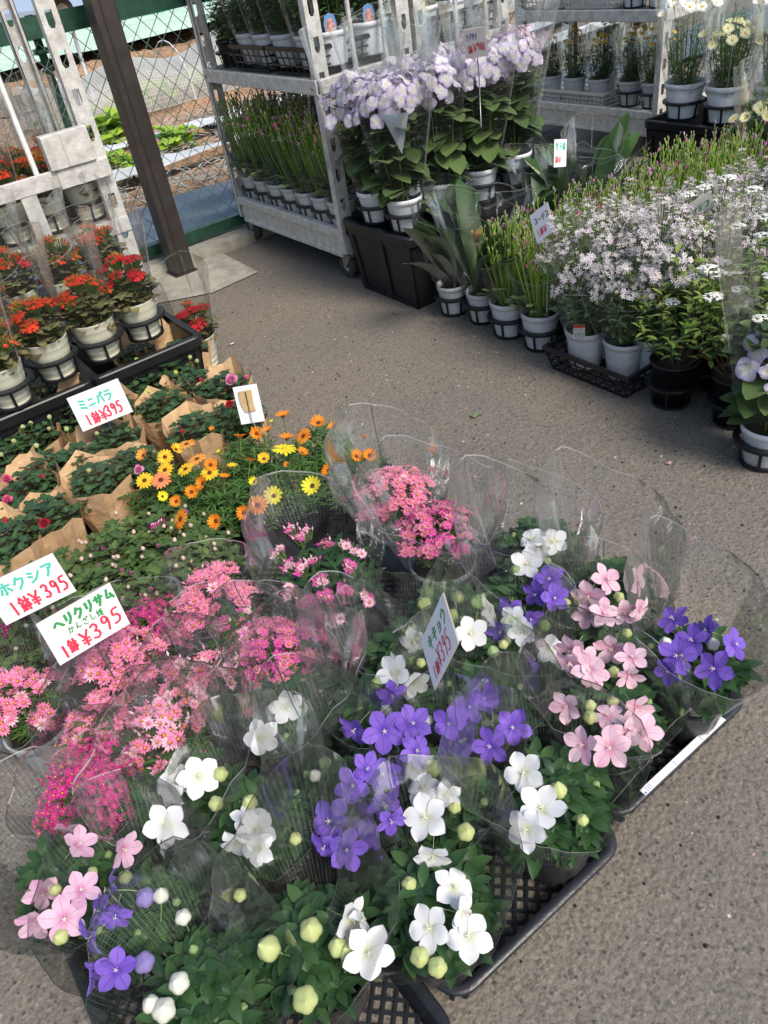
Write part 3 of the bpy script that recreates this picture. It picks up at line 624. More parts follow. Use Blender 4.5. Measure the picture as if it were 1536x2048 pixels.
# ------------------------------------------------------------------ lettering
G = {
'mi': [[(.2,.1),(.8,.25)],[(.2,.42),(.75,.55)],[(.15,.72),(.85,.92)]], 'ni': [[(.25,.3),(.75,.3)],[(.1,.8),(.9,.8)]],
'ba': [[(.35,.25),(.3,.6),(.1,.9)],[(.6,.25),(.8,.55),(.9,.9)],[(.72,.05),(.8,.2)],[(.9,.0),(.98,.15)]], 'ra': [[(.2,.12),(.8,.12)],[(.1,.42),(.88,.42),(.75,.7),(.35,.97)]],
'ho': [[(.1,.3),(.9,.3)],[(.5,.05),(.5,.95),(.38,.88)],[(.28,.5),(.1,.8)],[(.72,.5),(.9,.8)]], 'ku': [[(.4,.05),(.1,.5)],[(.35,.22),(.85,.22),(.7,.6),(.3,.95)]],
'shi': [[(.15,.15),(.4,.28)],[(.08,.42),(.33,.55)],[(.15,.92),(.6,.75),(.92,.3)]], 'ji': [[(.15,.15),(.4,.28)],[(.08,.42),(.33,.55)],[(.15,.92),(.6,.75),(.92,.3)],[(.7,.0),(.77,.13)],[(.87,0),(.94,.13)]],
'a': [[(.1,.15),(.9,.15),(.6,.45)],[(.5,.35),(.45,.65),(.2,.95)]], 'he': [[(.05,.6),(.35,.25),(.95,.8)]], 'ri': [[(.25,.1),(.25,.6)],[(.75,.05),(.75,.55),(.4,.95)]],
'sa': [[(.05,.3),(.95,.3)],[(.3,.1),(.3,.6)],[(.7,.05),(.7,.5),(.4,.95)]], 'mu': [[(.45,.05),(.15,.8),(.8,.7)],[(.65,.45),(.92,.9)]], 'ki': [[(.15,.3),(.85,.22)],[(.1,.58),(.9,.5)],[(.42,.02),(.6,.98)]],
'yo': [[(.3,.4),(.8,.4),(.8,.95),(.3,.95)],[(.35,.67),(.8,.67)]], 'u': [[(.5,.0),(.5,.18)],[(.12,.45),(.12,.2),(.88,.2),(.8,.6),(.4,.98)]], 'i': [[(.8,.05),(.1,.5)],[(.52,.3),(.52,.95)]],
'n': [[(.1,.2),(.35,.35)],[(.1,.9),(.6,.75),(.92,.3)]], 'te': [[(.2,.15),(.8,.15)],[(.05,.42),(.95,.42)],[(.5,.42),(.45,.7),(.25,.95)]], '-': [[(.05,.5),(.95,.5)]], 'fu': [[(.1,.15),(.9,.15),(.75,.6),(.3,.95)]],
'pi': [[(.2,.1),(.2,.8),(.3,.9),(.9,.88)],[(.2,.5),(.75,.38)],[(.8,.02),(.92,.02),(.92,.14),(.8,.14),(.8,.02)]], 'su': [[(.12,.15),(.82,.15),(.6,.5),(.1,.92)],[(.55,.55),(.92,.9)]],
'ka_': [[(.1,.35),(.6,.3),(.65,.5),(.5,.9),(.4,.8)],[(.4,.05),(.15,.9)],[(.75,.2),(.92,.5)]], 'n_': [[(.5,.05),(.1,.9),(.35,.55),(.5,.6),(.55,.9),(.9,.65)]],
'za_': [[(.15,.25),(.85,.2)],[(.4,.02),(.65,.5)],[(.2,.6),(.3,.9),(.75,.9)],[(.8,0),(.86,.1)],[(.93,0),(.99,.1)]], 'si_': [[(.3,.05),(.3,.75),(.5,.92),(.85,.7)]],
'hime': [[(.25,.05),(.1,.5),(.4,.9)],[(.38,.3),(.25,.7),(.05,.95)],[(.02,.35),(.5,.32)],[(.58,.1),(.58,.95),(.98,.95)],[(.58,.12),(.95,.12)],[(.62,.35),(.9,.35),(.9,.65),(.62,.65)],[(.75,.12),(.75,.9)]],
'hachi': [[(.25,.02),(.02,.35)],[(.25,.02),(.48,.3)],[(.12,.4),(.4,.4)],[(.08,.58),(.45,.58)],[(.26,.4),(.26,.9)],[(.12,.68),(.17,.82)],[(.42,.66),(.36,.82)],[(.03,.93),(.5,.9)],[(.55,.3),(1,.3)],[(.77,.03),(.77,.97)],[(.75,.35),(.55,.75)],[(.8,.35),(1,.72)],[(.65,.72),(.9,.72)]],
'1': [[(.5,.05),(.55,.95)]], 'Y': [[(.1,.05),(.5,.5)],[(.9,.05),(.5,.5),(.5,.98)],[(.15,.55),(.85,.55)],[(.15,.75),(.85,.75)]],
'3': [[(.15,.15),(.45,.02),(.75,.2),(.65,.42),(.35,.48),(.75,.58),(.8,.82),(.5,.98),(.12,.88)]], '9': [[(.8,.3),(.6,.05),(.25,.1),(.2,.4),(.5,.5),(.8,.25),(.78,.6),(.6,.98)]],
'5': [[(.85,.05),(.3,.05),(.22,.45),(.6,.4),(.85,.65),(.65,.93),(.15,.95)]], '0': [[(.5,.03),(.2,.25),(.15,.7),(.5,.97),(.82,.7),(.8,.25),(.5,.03)]],
'kun': [[(.2,.1),(.8,.1),(.8,.4),(.15,.4)],[(.05,.25),(.95,.25)],[(.45,.1),(.1,.7)],[(.35,.6),(.35,.95),(.8,.95),(.8,.6),(.35,.6)]], 'shi_k': [[(.2,.1),(.8,.1),(.5,.35)],[(.5,.35),(.5,.95),(.35,.88)],[(.05,.5),(.95,.5)]],
'ran': [[(.05,.15),(.95,.15)],[(.3,.02),(.3,.25)],[(.7,.02),(.7,.25)],[(.1,.3),(.1,.98)],[(.9,.3),(.9,.98)],[(.1,.3),(.42,.3),(.42,.5),(.1,.5)],[(.58,.5),(.58,.3),(.9,.3)],[(.25,.62),(.75,.62)],[(.5,.5),(.5,.95)],[(.3,.7),(.7,.7),(.7,.8),(.3,.8),(.3,.7)],[(.48,.82),(.28,.95)],[(.52,.82),(.72,.95)]],
'R': [[(.3,.95),(.45,.1),(.15,.2)],[(.45,.1),(.9,.15),(.75,.45),(.4,.5),(.9,.95)]], 'o': [[(.5,.45),(.25,.6),(.3,.9),(.6,.9),(.7,.6),(.5,.45)]], 's': [[(.7,.45),(.4,.5),(.65,.75),(.3,.92)]], 'e': [[(.25,.7),(.7,.62),(.5,.45),(.25,.7),(.4,.92),(.8,.8)]],
'blob': [[(.1,.5),(.5,.3),(.9,.6)]]}
def strokes(mb, glyph, o, ex, ey, wd, lift=0.0006, jit=.02):
    """flat brush strokes of glyph in the cell o, o+ex, o+ey"""
    o = np.asarray(o, float); ex = np.asarray(ex, float); ey = np.asarray(ey, float); nr = unit(np.cross(ey, ex)); k = 0
    for g in ([glyph] if isinstance(glyph, str) else glyph):
        for st in G[g]:
            pts = [np.array(p) for p in st]
            if len(pts) > 2:                    # round the corners
                q = [pts[0]]
                for i in range(1, len(pts)-1): q += [pts[i]*.6+pts[i-1]*.4, pts[i]*.85+(pts[i-1]+pts[i+1])*.075, pts[i]*.6+pts[i+1]*.4]
                pts = q+[pts[-1]]
            Pp = [o+ex*p[0]+ey*p[1] for p in pts]; V = []; k += 1
            for i, p in enumerate(Pp):
                d = unit(Pp[min(i+1, len(Pp)-1)]-Pp[max(i-1, 0)]); sd_ = np.cross(d, nr)*wd/2
                if i == 0: p = p-d*wd*.35
                if i == len(Pp)-1: p = p+d*wd*.35
                lf = nr*(lift+.00004*k); V += [p+sd_+lf, p-sd_+lf]
            mb.add(V, [(2*i, 2*i+1, 2*i+3, 2*i+2) for i in range(len(Pp)-1)])
def fit_rect(px, zc):
    c = np.mean(np.array(px, float), 0); C_ = at(c[0], c[1], zc); best = None; toc = unit(CAMPOS-C_)
    for e in range(0, 88, 3):
        for a in range(0, 360, 5):
            nr = unit(frame(toc)@np.array([math.sin(R(e))*math.cos(R(a)), math.cos(R(e)), math.sin(R(e))*math.sin(R(a))]))
            Q = []
            for (u, v) in px:
                d = ray(u, v); t_ = np.dot(C_-CAMPOS, nr)/np.dot(d, nr); Q.append(CAMPOS+d*t_)
            e1, e2, e3, e4 = Q[1]-Q[0], Q[2]-Q[1], Q[3]-Q[2], Q[0]-Q[3]
            err = abs(np.dot(unit(e1), unit(e2)))+abs(np.dot(unit(e3), unit(e4)))+np.linalg.norm(e1+e3)/np.linalg.norm(e1)+np.linalg.norm(e2+e4)/np.linalg.norm(e2)+e*.0008
            asp = np.linalg.norm(e1)/np.linalg.norm(e2); err += max(0, .7-min(asp, 1/asp))*.5
            if best is None or err < best[0]: best = (err, Q, nr)
    return best[1], best[2]
def sign(label, px, zc, rows, stick_z=0.1, group='handwritten price signs'):
    Q, nr = fit_rect(px, zc); C_ = np.mean(Q, 0); t = thing('price_sign', label, 'sign', C_, group=group)
    o = Q[0]-C_; ex = (Q[1]-Q[0]+Q[2]-Q[3])/2; ey = (Q[3]-Q[0]+Q[2]-Q[1])/2
    th = .0025; V = [o, o+ex, o+ex+ey, o+ey]; V = V+[v-nr*th for v in V]
    mb = MB(); fl = np.dot(np.cross(ex, ey), nr) < 0
    mb.add(V, [(0, 3, 2, 1), (4, 5, 6, 7), (0, 1, 5, 4), (1, 2, 6, 5), (2, 3, 7, 6), (3, 0, 4, 7)], [0, 1, 1, 1, 1, 1]); obj('board', mb.mesh('board', ['sign_card', 'sign_edge'], False), t)
    for ink in dict.fromkeys(r_[1] for r_ in rows):
        mb = MB()
        for (gl, ik, x0, y0, x1, y1, gh, wdt) in rows:
            if ik != ink: continue
            n_ = len(gl)
            for i, g in enumerate(gl):
                a = np.array([x0+(x1-x0)*i/max(1, n_-1), y0+(y1-y0)*i/max(1, n_-1)]); cw = (x1-x0)/max(1, n_-1)*.86 if n_ > 1 else .2
                cw = min(cw, gh*np.linalg.norm(ey)/np.linalg.norm(ex)*1.25)
                # strokes() expects its normal to point out of the face
                oo = o+ex*a[0]+ey*a[1]; q = nr*0
                strokes2(mb, g, oo, ex*cw, ey*gh, wdt*np.linalg.norm(ey), nr)
        obj('lettering', mb.mesh('lettering', ink, False), t)
    mb = MB(); b0 = o+ex*.5+ey*.85-nr*.005; dn = np.array([0, 0, -1.]); mb.tube([b0-ey*.3, b0, b0+unit(ey)*.03+dn*.03, b0+dn*(C_[2]-stick_z)], .0016, 5); obj('stick', mb.mesh('stick', 'wire'), t)
    return t, o, ex, ey, nr
def strokes2(mb, g, o, ex, ey, wd, nr):
    k = mb.n
    sub = MB(); strokes(sub, g, o, ex, ey, wd)
    for V in sub.v:
        pass
    n0 = unit(np.cross(ey, ex)); 
    if np.dot(n0, nr) < 0: sub.v = [V-n0*.0016 for V in sub.v]
    for V, U in zip(sub.v, sub.uv): pass
    mb.add(np.concatenate(sub.v), sub.f, 0)
# ------------------------------------------------------------------ pots, sleeves, leaves and flowers
_pm = {}
def pot(t, r, h, m_='white_plastic', z=0, style='rim'):
    k = (r, h, m_, style)
    if k not in _pm:
        rb = r*.72
        if style == 'rim': prof = [(.0, .002), (rb-.004, .002), (rb, .0), (rb+.001, .004), (r*.93, h*.82), (r*.93, h*.84), (r, h*.85), (r+.001, h*.99), (r-.001, h), (r-.004, h-.001), (r-.005, h*.8)]
        elif style == 'ribbed':
            prof = [(.0, .002), (rb-.004, .002), (rb, .0)]
            for i in range(1, 15): u = i/15; prof.append((rb+(r*.98-rb)*u+.0014*math.sin(i*2.1), h*u*.96))
            prof += [(r, h*.97), (r, h), (r-.003, h), (r-.005, h*.8)]
        else: prof = [(.0, .002), (rb-.004, .002), (rb, 0), (r*.96, h*.93), (r+.003, h*.94), (r+.004, h*.985), (r+.002, h), (r-.003, h), (r-.006, h*.97), (r-.007, h*.8)]
        a = MB(); a.lathe(prof, 32); b = MB(); V = [(0, 0, h*.86)]
        for j, rr in enumerate((.5, .95)):
            for i in range(20): q = 2*math.pi*i/20; V.append((rr*(r-.005)*math.cos(q), rr*(r-.005)*math.sin(q), h*(.85-.03*j)+.002*math.sin(i*3)))
        F = [(0, 1+i, 1+(i+1) % 20) for i in range(20)]+[(1+i, 21+i, 21+(i+1) % 20, 1+(i+1) % 20) for i in range(20)]
        b.add(V, F); _pm[k] = (a.mesh('pot', m_), b.mesh('soil', 'soil'))
    a, b = _pm[k]; p_ = obj('pot', a, t, (0, 0, z)); obj('soil', b, p_); return p_
def sleeve_mesh(seed, rb, rr, rt, zr, h, kind='mesh', squash=.12, seam=0, backrise=.12, back=0, nt=60, nz=15, slant=.0):
    rnd = random.Random(seed); ph = [rnd.uniform(0, 6.3) for _ in range(8)]; th0 = seam
    V = []; U = []; F = []; mi = []
    for j in range(nz+2):
        t = j/nz if j <= nz else 1.0
        for i in range(nt):
            a = 2*math.pi*i/nt; c = math.cos(a-th0); cb = math.cos(a-back)
            phi = abs((a-back-(seed*1.7 % 1.6-.8)+math.pi) % (2*math.pi)-math.pi)/math.pi; top = h*(1+backrise*1.25*(1-2*phi)+.05*max(0, 1-abs(phi-.62)*9)+.012*math.sin(3*a+ph[0])+.006*math.sin(7*a+ph[1]))
            if j <= nz: z = .004+(top-.004)*t
            else: z = top+.003
            if z < zr: r = rb+(rr-rb)*z/zr
            else: q = min(1, (z-zr)/(h*1.05-zr)); r = rr+(rt-rr)*q**.8
            q = max(0, (z-zr*.7)/h)
            r *= 1-squash*q*(1-abs(c)**1.3)+.2*q*abs(c)**10
            r += q*(.006*math.sin(4*a+ph[2]+z*5)+.0035*math.sin(7*a+ph[3]-z*8)+.0022*math.sin(13*a+ph[4]+z*12)+.0012*math.sin(23*a+ph[5]))
            if j >= nz-1: r += .0015*math.sin(9*a+ph[6])+.003
            V.append((r*math.cos(a)+slant*q*math.cos(back), r*math.sin(a)+slant*q*math.sin(back), z)); U.append((a*rr*1.25, z))
    sc = [int(round((th0 % math.pi)/(2*math.pi)*nt)) % nt, int(round((th0 % math.pi+math.pi)/(2*math.pi)*nt)) % nt]
    for j in range(nz+1):
        for i in range(nt):
            F.append((j*nt+i, j*nt+(i+1) % nt, (j+1)*nt+(i+1) % nt, (j+1)*nt+i)); mi.append(1 if (j == nz) else 0)
    # side seams: thin ridges standing a little proud of the film
    for s0 in sc:
        a = 2*math.pi*s0/nt; n0 = len(V); w = .0018
        for j in range(3, nz+1):
            v = np.array(V[j*nt+s0]); tn = np.array([-math.sin(a), math.cos(a), 0]); rd = np.array([math.cos(a), math.sin(a), 0])
            V += [tuple(v+rd*.0008-tn*w/2), tuple(v+rd*.0045+tn*w/2)]; U += [(0, 0), (0, 0)]
        for j in range(nz-3): F.append((n0+2*j, n0+2*j+1, n0+2*j+3, n0+2*j+2)); mi.append(1)
    mb = MB(); mb.add(V, F, mi, U); return mb.mesh('sleeve', ['film_'+kind, 'film_'+kind+'_edge'])
def rdir(rn, e0=0, e1=1.4): a = rn.uniform(0, 6.2832); return np.array([math.cos(a), math.sin(a), rn.uniform(e0, e1)])
def leafy(seed, nst, zr, R0, H0, H1, T, nl, sz=(.6, 1), stem='stem_green', leafm='leaf_kikyo', dr=.25, tip=5, lift=(.0, .9), zstart=.25, sr=.0012, droop=0):
    """upright branching stems, leaves along them in pairs with a rosette at each tip; returns mesh, tips"""
    rn = random.Random(seed); mb = MB(); tips = []
    for s in range(nst):
        a = s*2.39996+rn.uniform(-.3, .3); rr = R0*math.sqrt((s+.5)/nst); h = H1-(H1-H0)*(rr/R0)**1.6+rn.uniform(-.012, .012)
        b0 = np.array([rr*.35*math.cos(a), rr*.35*math.sin(a), zr]); tp = np.array([rr*math.cos(a), rr*math.sin(a), h]); md = (b0+tp)/2+np.array([math.cos(a), math.sin(a), 0])*.12*rr
        mb.tube([b0, md, tp], [sr*1.3, sr*1.1, sr*.8], 4, 1, False); tips.append(tp)
        for k in range(nl):
            u = zstart+(1-zstart)*(k+.5)/nl; p = b0*(1-u)**2+2*md*u*(1-u)+tp*u*u; q = k*2.4+rn.uniform(0, .6)
            for m2 in (0, math.pi):
                d = np.array([math.cos(q+m2), math.sin(q+m2), rn.uniform(*lift)-droop]); put(mb, T, p, d, (math.cos(q+m2)*-.3, math.sin(q+m2)*-.3, 1), rn.uniform(*sz)*(1.05-.3*u))
        for k in range(tip):
            q = k*2*math.pi/tip+rn.uniform(-.3, .3); d = np.array([math.cos(q), math.sin(q), rn.uniform(.25, .9)]); put(mb, T, tp, d, (-math.cos(q), -math.sin(q), 1), rn.uniform(sz[0], sz[1])*.7)
    return mb.mesh('foliage', [leafm, stem]), tips
# --- balloon flower blossoms (five broad pointed petals) and balloon buds
def star5(seed, m_, cup=.25, recurve=.5, broad=.62, n=5):
    rn = random.Random(seed); mb = MB(); ts = [0, .15, .3, .45, .6, .72, .84, .93, 1]; ws = [.05, .21, .35, .46, .51, .47, .34, .18, .012]; cs_ = [-1, -.5, 0, .5, 1]
    for p_ in range(n):
        a0 = 2*math.pi*p_/n+rn.uniform(-.07, .07); rc = recurve*rn.uniform(.5, 1.4); L = rn.uniform(.93, 1.05); tw = rn.uniform(-.12, .12); V = []; U = []
        for t, w in zip(ts, ws):
            for c in cs_:
                y = L*t; x = c*w*broad*1.25; z = cup*t**.9-rc*max(0, t-.5)**2*1.6+.07*(1-abs(c))*-1*min(1, t*2)+tw*c*w+.03*math.sin(6*t+p_)*abs(c)
                V.append((x*math.cos(a0)-y*math.sin(a0), x*math.sin(a0)+y*math.cos(a0), z+.004*p_)); U.append(((c+1)/2, t))
        F = [(i*5+j, i*5+j+1, (i+1)*5+j+1, (i+1)*5+j) for i in range(len(ts)-1) for j in range(4)]; mb.add(V, F, 0, U)
    # pistil with five lobes and the green calyx behind
    mb.tube([(0, 0, 0), (0.01, 0, .16), (0, .01, .26)], [.025, .03, .035], 6, 1)
    for k in range(5): a = 2*math.pi*k/5; mb.tube([(0, 0, .25), (.13*math.cos(a), .13*math.sin(a), .29)], [.022, .016], 4, 1)
    mb.lathe([(.02, -.2), (.1, -.16), (.12, -.04), (.05, .01)], 10, (0, 0), 2)
    mb.tube([(0, 0, -.18), (0.03, 0, -.8), (.0, 0, -1.3)], [.03, .025, .025], 4, 2, False)
    return mb.mesh('flower', [m_, 'pistil' if m_ != 'petal_violet' else 'bud_white', 'bud_green'])
def balloon(m_):
    mb = MB(); n = 20; V = []; U = []; F = []; prof = [(0, 0), (.2, .01), (.40, .12), (.52, .34), (.53, .56), (.43, .78), (.24, .96), (.09, 1.1), (0, 1.2)]
    for r_, z_ in prof:
        for k in range(n): a = 2*math.pi*k/n; rr = r_*(.94+.13*abs(math.cos(2.5*a))**1.2); V.append((rr*math.cos(a), rr*math.sin(a), z_)); U.append((.25+.0*k, .9))
    F = [(j*n+k, j*n+(k+1) % n, (j+1)*n+(k+1) % n, (j+1)*n+k) for j in range(len(prof)-1) for k in range(n)]; mb.add(V, F, 0, U)
    for k in range(5): a = 2*math.pi*k/5; mb.add([(.12*math.cos(a+.5), .12*math.sin(a+.5), .0), (.12*math.cos(a-.5), .12*math.sin(a-.5), .0), (.56*math.cos(a), .56*math.sin(a), .18)], [(0, 1, 2)], 1)
    mb.tube([(0, 0, .0), (0.0, .03, -.8), (0, 0, -1.9)], [.07, .05, .05], 4, 1, False); return mb.mesh('bud', [m_, 'bud_green'])
FL = {c: [star5(i*7+k, m_, cup=(.34, .22, .5, .15)[i], recurve=(.5, .9, .3, .2)[i], broad=(.62 if c == 'white' else .56)) for i in range(4)] for k, (c, m_) in enumerate((('white', 'petal_white'), ('violet', 'petal_violet'), ('lilac', 'petal_lilac'), ('pink', 'petal_pink')))}
BUD = {c: balloon('bud_'+c) for c in ('yellow', 'white', 'violet', 'green')}
def orient(p, d, s, spin=0):        # local z along d
    z = unit(d); x = unit(np.cross((0.3, 1, .1), z)); y = np.cross(z, x); c, s_ = math.cos(spin), math.sin(spin); x2 = x*c+y*s_; y2 = -x*s_+y*c
    return Matrix(((x2[0]*s, y2[0]*s, z[0]*s, p[0]), (x2[1]*s, y2[1]*s, z[1]*s, p[1]), (x2[2]*s, y2[2]*s, z[2]*s, p[2]), (0, 0, 0, 1)))
LK = leafT(LEAF, .06, .028, .55, .3); KIK = [leafy(20+i, 34, .105, .074, .165, .222, LK, 4, (.5, .92), leafm='leaf_kikyo', lift=(.1, .8), tip=6, zstart=.3) for i in range(5)]
KSL = [sleeve_mesh(40+i, .05, .069, (.132, .138, .128, .138, .132, .130)[i], .12, (.265, .29, .27, .255, .31, .28)[i], 'mesh', .14, (.3, 1.2, 2.0, .8, 1.6, 2.6)[i], (.24, .3, .2, .26, .22, .28)[i], 1.05) for i in range(6)]
HSM = [sleeve_mesh(60+i, .05, .069, .12, .12, (.225, .24, .215)[i], 'mesh', .14, (.3, 1.2, 2.2)[i], .2, 1.05) for i in range(3)]
rk = random.Random(11)
def kikyo(label, cx, cy, flowers, buds, sl=0, z0=.055 if 0 else .006, ssc=1, zf=.262, cz=.155, group='balloon flowers in mesh sleeves', lean=None, srz=0):
    c = at(cx, cy, cz); c[1] = max(c[1], .375+.078); t = thing('balloon_flower', label, 'potted plant', (c[0], c[1], z0), group=group)
    pot(t, .066, .115, 'black_plastic', style='black')
    obj('foliage', KIK[rk.randrange(5)][0], t, (0, 0, -.008), rk.uniform(0, 6.3), rk.uniform(1.0, 1.1))
    o = np.array([c[0], c[1], z0])
    for (px, py, col, s) in flowers:
        zz = zf+rk.uniform(-.008, .012); p = at(px, py, zz)-o; r_ = math.hypot(p[0], p[1])
        toc = unit(CAMPOS-at(px, py, zz)); d = unit(toc*.55+np.array([p[0]*4, p[1]*4, .5])+np.array([rk.uniform(-.55, .55), rk.uniform(-.55, .55), 0]))
        if s < 0: d = unit(np.array([p[0]*12, p[1]*12, .25])+np.array([rk.uniform(-.5, .5), rk.uniform(-.5, .5), 0])); s = -s
        obj('flower', FL[col][rk.randrange(4)], t, mw=orient(p, d, s*.0282, rk.uniform(0, 6.3)))
    for (px, py, col, s) in buds:
        p = at(px, py, zf-.005)-o; d = unit(np.array([p[0]*3+rk.uniform(-.3, .3), p[1]*3+rk.uniform(-.3, .3), 1])); obj('bud', BUD[col], t, mw=orient(p-d*.015*s, d, s*.0225, rk.uniform(0, 6)))
    for k in range(5):
        a = rk.uniform(0, 6.3); r_ = rk.uniform(.02, .075); obj('bud', BUD['green'], t, mw=orient((r_*math.cos(a), r_*math.sin(a), rk.uniform(.19, .215)), (math.cos(a)*.4, math.sin(a)*.4, 1), .012))
    if sl is not None: obj('plastic_sleeve', KSL[sl], t, (0, 0, .0), srz, ssc)
    return t
w, v, li, pk = 'white', 'violet', 'lilac', 'pink'
KK = [
('white balloon flower at the front corner of the tray, four open blossoms and lime buds', 893, 1855, [(907,1777,w,1.1),(862,1856,w,1.1),(938,1872,w,1.15),(925,1828,w,-.9)], [(818,1767,'yellow',.85),(839,1915,'yellow',1),(875,1934,'yellow',1)], 0),
('large white balloon flower at the front centre with five yellow balloon buds', 640, 1905, [(700,1838,w,-1.1),(735,1902,w,1.25),(722,1842,w,-.8)], [(620,1857,'yellow',1.25),(532,1895,'yellow',1.3),(675,1890,'yellow',1.05),(692,1902,'yellow',.8),(610,2000,'yellow',1.3)], 1),
('balloon flower at the bottom edge with two closed white buds', 440, 2010, [], [(355,1965,'white',1.1),(327,2018,'white',1.2),(300,2005,'white',.9)], 2),
('violet balloon flower with half-open bells and closed violet buds, bottom left', 300, 1850, [(222,1780,v,-1.1),(200,1822,v,-1),(232,1828,v,-.9),(185,1870,v,-1),(233,1942,v,1),(212,1942,v,-1)], [(290,1792,'violet',1.1),(288,1925,'violet',1.1),(322,1787,'white',.9),(365,1832,'white',.9),(228,1910,'yellow',.8),(250,1752,'yellow',.8)], 3),
('pale lilac balloon flower leaning out at the left end of the tray', 165, 1775, [(155,1692,li,-1),(245,1697,li,-1.05),(85,1784,li,-1),(160,1782,li,1),(72,1838,li,-1),(128,1837,li,1.2)], [(185,1742,'yellow',.6),(118,1873,'yellow',.9),(110,1778,'yellow',.7)], 3),
('white balloon flower with three round blossoms beside the tray corner, right of the violet plants', 1105, 1625, [(1050,1545,w,1.15),(1084,1621,w,1.25),(1055,1659,w,1.1)], [(1116,1576,'yellow',1.05),(1165,1638,'yellow',.7)], 5),
('white balloon flower between the violet plants and the tray corner plant', 890, 1610, [(854,1636,w,1.25),(848,1580,w,1.05),(896,1587,w,-.85),(866,1710,w,-1)], [(866,1534,'yellow',1.1),(932,1663,'yellow',1.05),(909,1612,'yellow',.8)], 0),
('violet balloon flower with the widest open star, middle of the front rows', 715, 1615, [(663,1642,v,1.3),(691,1697,v,1.1),(650,1690,v,-.9),(704,1571,v,1.05),(731,1540,v,1),(769,1553,v,1.1),(767,1605,v,-1.05),(780,1638,v,-.9)], [(710,1652,'violet',1.15),(628,1549,'white',.8)], 1),
('white balloon flower with a tight cluster of four blossoms left of the violet star', 530, 1670, [(515,1660,w,1.1),(518,1697,w,1),(476,1683,w,-1),(497,1637,w,1)], [(497,1603,'yellow',1),(592,1676,'yellow',.75),(480,1790,'yellow',.75)], 0),
('white balloon flower with one big blossom hanging over the left sleeve edge', 380, 1610, [(397,1553,w,1.25),(340,1580,w,-1.15),(333,1650,w,1.3),(362,1560,w,-.9)], [(442,1546,'yellow',1),(433,1606,'yellow',.95)], 0),
('pink balloon flower with dark centred blossoms beside the black tray rim', 1212, 1455, [(1221,1495,pk,1.2),(1169,1490,pk,1.1),(1285,1464,pk,1.1),(1216,1434,pk,1),(1252,1463,pk,-.9),(1270,1414,pk,-1),(1136,1410,pk,-1)], [(1180,1434,'yellow',.9),(1180,1408,'yellow',.8),(1225,1401,'yellow',.8)], 2),
('violet balloon flower with five stars just right of the diamond price sign', 965, 1440, [(939,1413,v,1),(972,1397,v,-.95),(898,1445,v,1.05),(1025,1454,v,1.1),(983,1492,v,1.1),(964,1371,w,-.6)], [(905,1400,'green',.8)], 5),
('violet balloon flower with blue-veined star below the diamond price sign', 775, 1445, [(767,1460,v,1.35),(826,1449,v,1.1),(831,1502,v,1),(782,1388,v,-1),(712,1456,v,-1.1)], [(772,1420,'white',.8),(855,1440,'white',.7)], 1),
('white balloon flower with two blossoms behind the pink straw flowers\' front sleeve', 590, 1445, [(572,1412,w,-1.1),(523,1475,w,1.15)], [(650,1525,'green',.8)], 0),
('violet balloon flower alone at the right end of the tray in a tall sleeve', 1385, 1350, [(1348,1240,v,1.1),(1355,1312,v,1.2),(1386,1283,v,1.1),(1430,1338,v,1.2),(1417,1262,v,-1),(1466,1289,v,-1),(1340,1340,v,-.9)], [(1330,1283,'white',.8),(1425,1285,'white',.9)], 4),
('pink balloon flower crowded with blossoms in the second row of the right tray', 1215, 1310, [(1180,1338,pk,1.1),(1145,1298,pk,-1.1),(1167,1320,pk,1),(1189,1349,pk,.95),(1225,1294,pk,-1.1),(1265,1316,pk,1),(1258,1350,pk,-.9),(1140,1325,pk,-1)], [(1229,1343,'yellow',.8),(1254,1265,'yellow',.7)], 3),
('white balloon flower with one blossom right of the diamond sign, green buds above', 1020, 1325, [(941,1267,w,1.15),(1100,1298,w,1),(1046,1263,w,-.9)], [(1006,1287,'yellow',.75),(985,1300,'green',.9)], 5),
('white balloon flower left of the diamond sign with a drooping pale bell', 825, 1335, [(793,1346,w,1.2),(828,1362,w,-.95),(828,1280,w,-1),(806,1258,w,-.8)], [(842,1325,'yellow',.7),(752,1367,'green',.9)], 2),
('pink balloon flower in the tallest glowing sleeve at the back of the right tray', 1215, 1215, [(1212,1160,pk,-1.2),(1274,1162,pk,-1.2),(1178,1191,pk,-1.2),(1207,1227,pk,1),(1176,1227,pk,-1),(1247,1222,pk,-1),(1279,1218,pk,-.9)], [(1238,1193,'yellow',.8),(1130,1205,'yellow',.8)], 4),
('violet and white balloon flower pressed behind two sleeve folds', 1065, 1210, [(1100,1158,v,1.1),(1107,1196,v,1),(1073,1187,v,-1),(1020,1218,v,-1),(1029,1240,w,1),(1002,1260,v,-1),(1060,1235,v,-.9)], [(1112,1150,'yellow',.6),(1090,1250,'green',.9)], 1),
('white balloon flower at the back corner nearest the grey pot', 1080, 1125, [(1064,1079,w,1.05),(1109,1082,w,1),(1055,1129,w,1.15),(1078,1095,w,-.9)], [(1095,1120,'yellow',.6),(1030,1140,'green',.9)], 5),
('balloon flower with only round green buds in front of the grey pot', 898, 1258, [], [(848,1205,'yellow',1.1),(914,1192,'yellow',1),(904,1227,'yellow',.9),(955,1200,'green',1.2)], None),
]
for (lab, cx_, cy_, fs, bs, s_) in KK: kikyo(lab, cx_, cy_, fs, bs, s_, srz=rk.uniform(-.5, .5), ssc=rk.uniform(.95, 1.08))
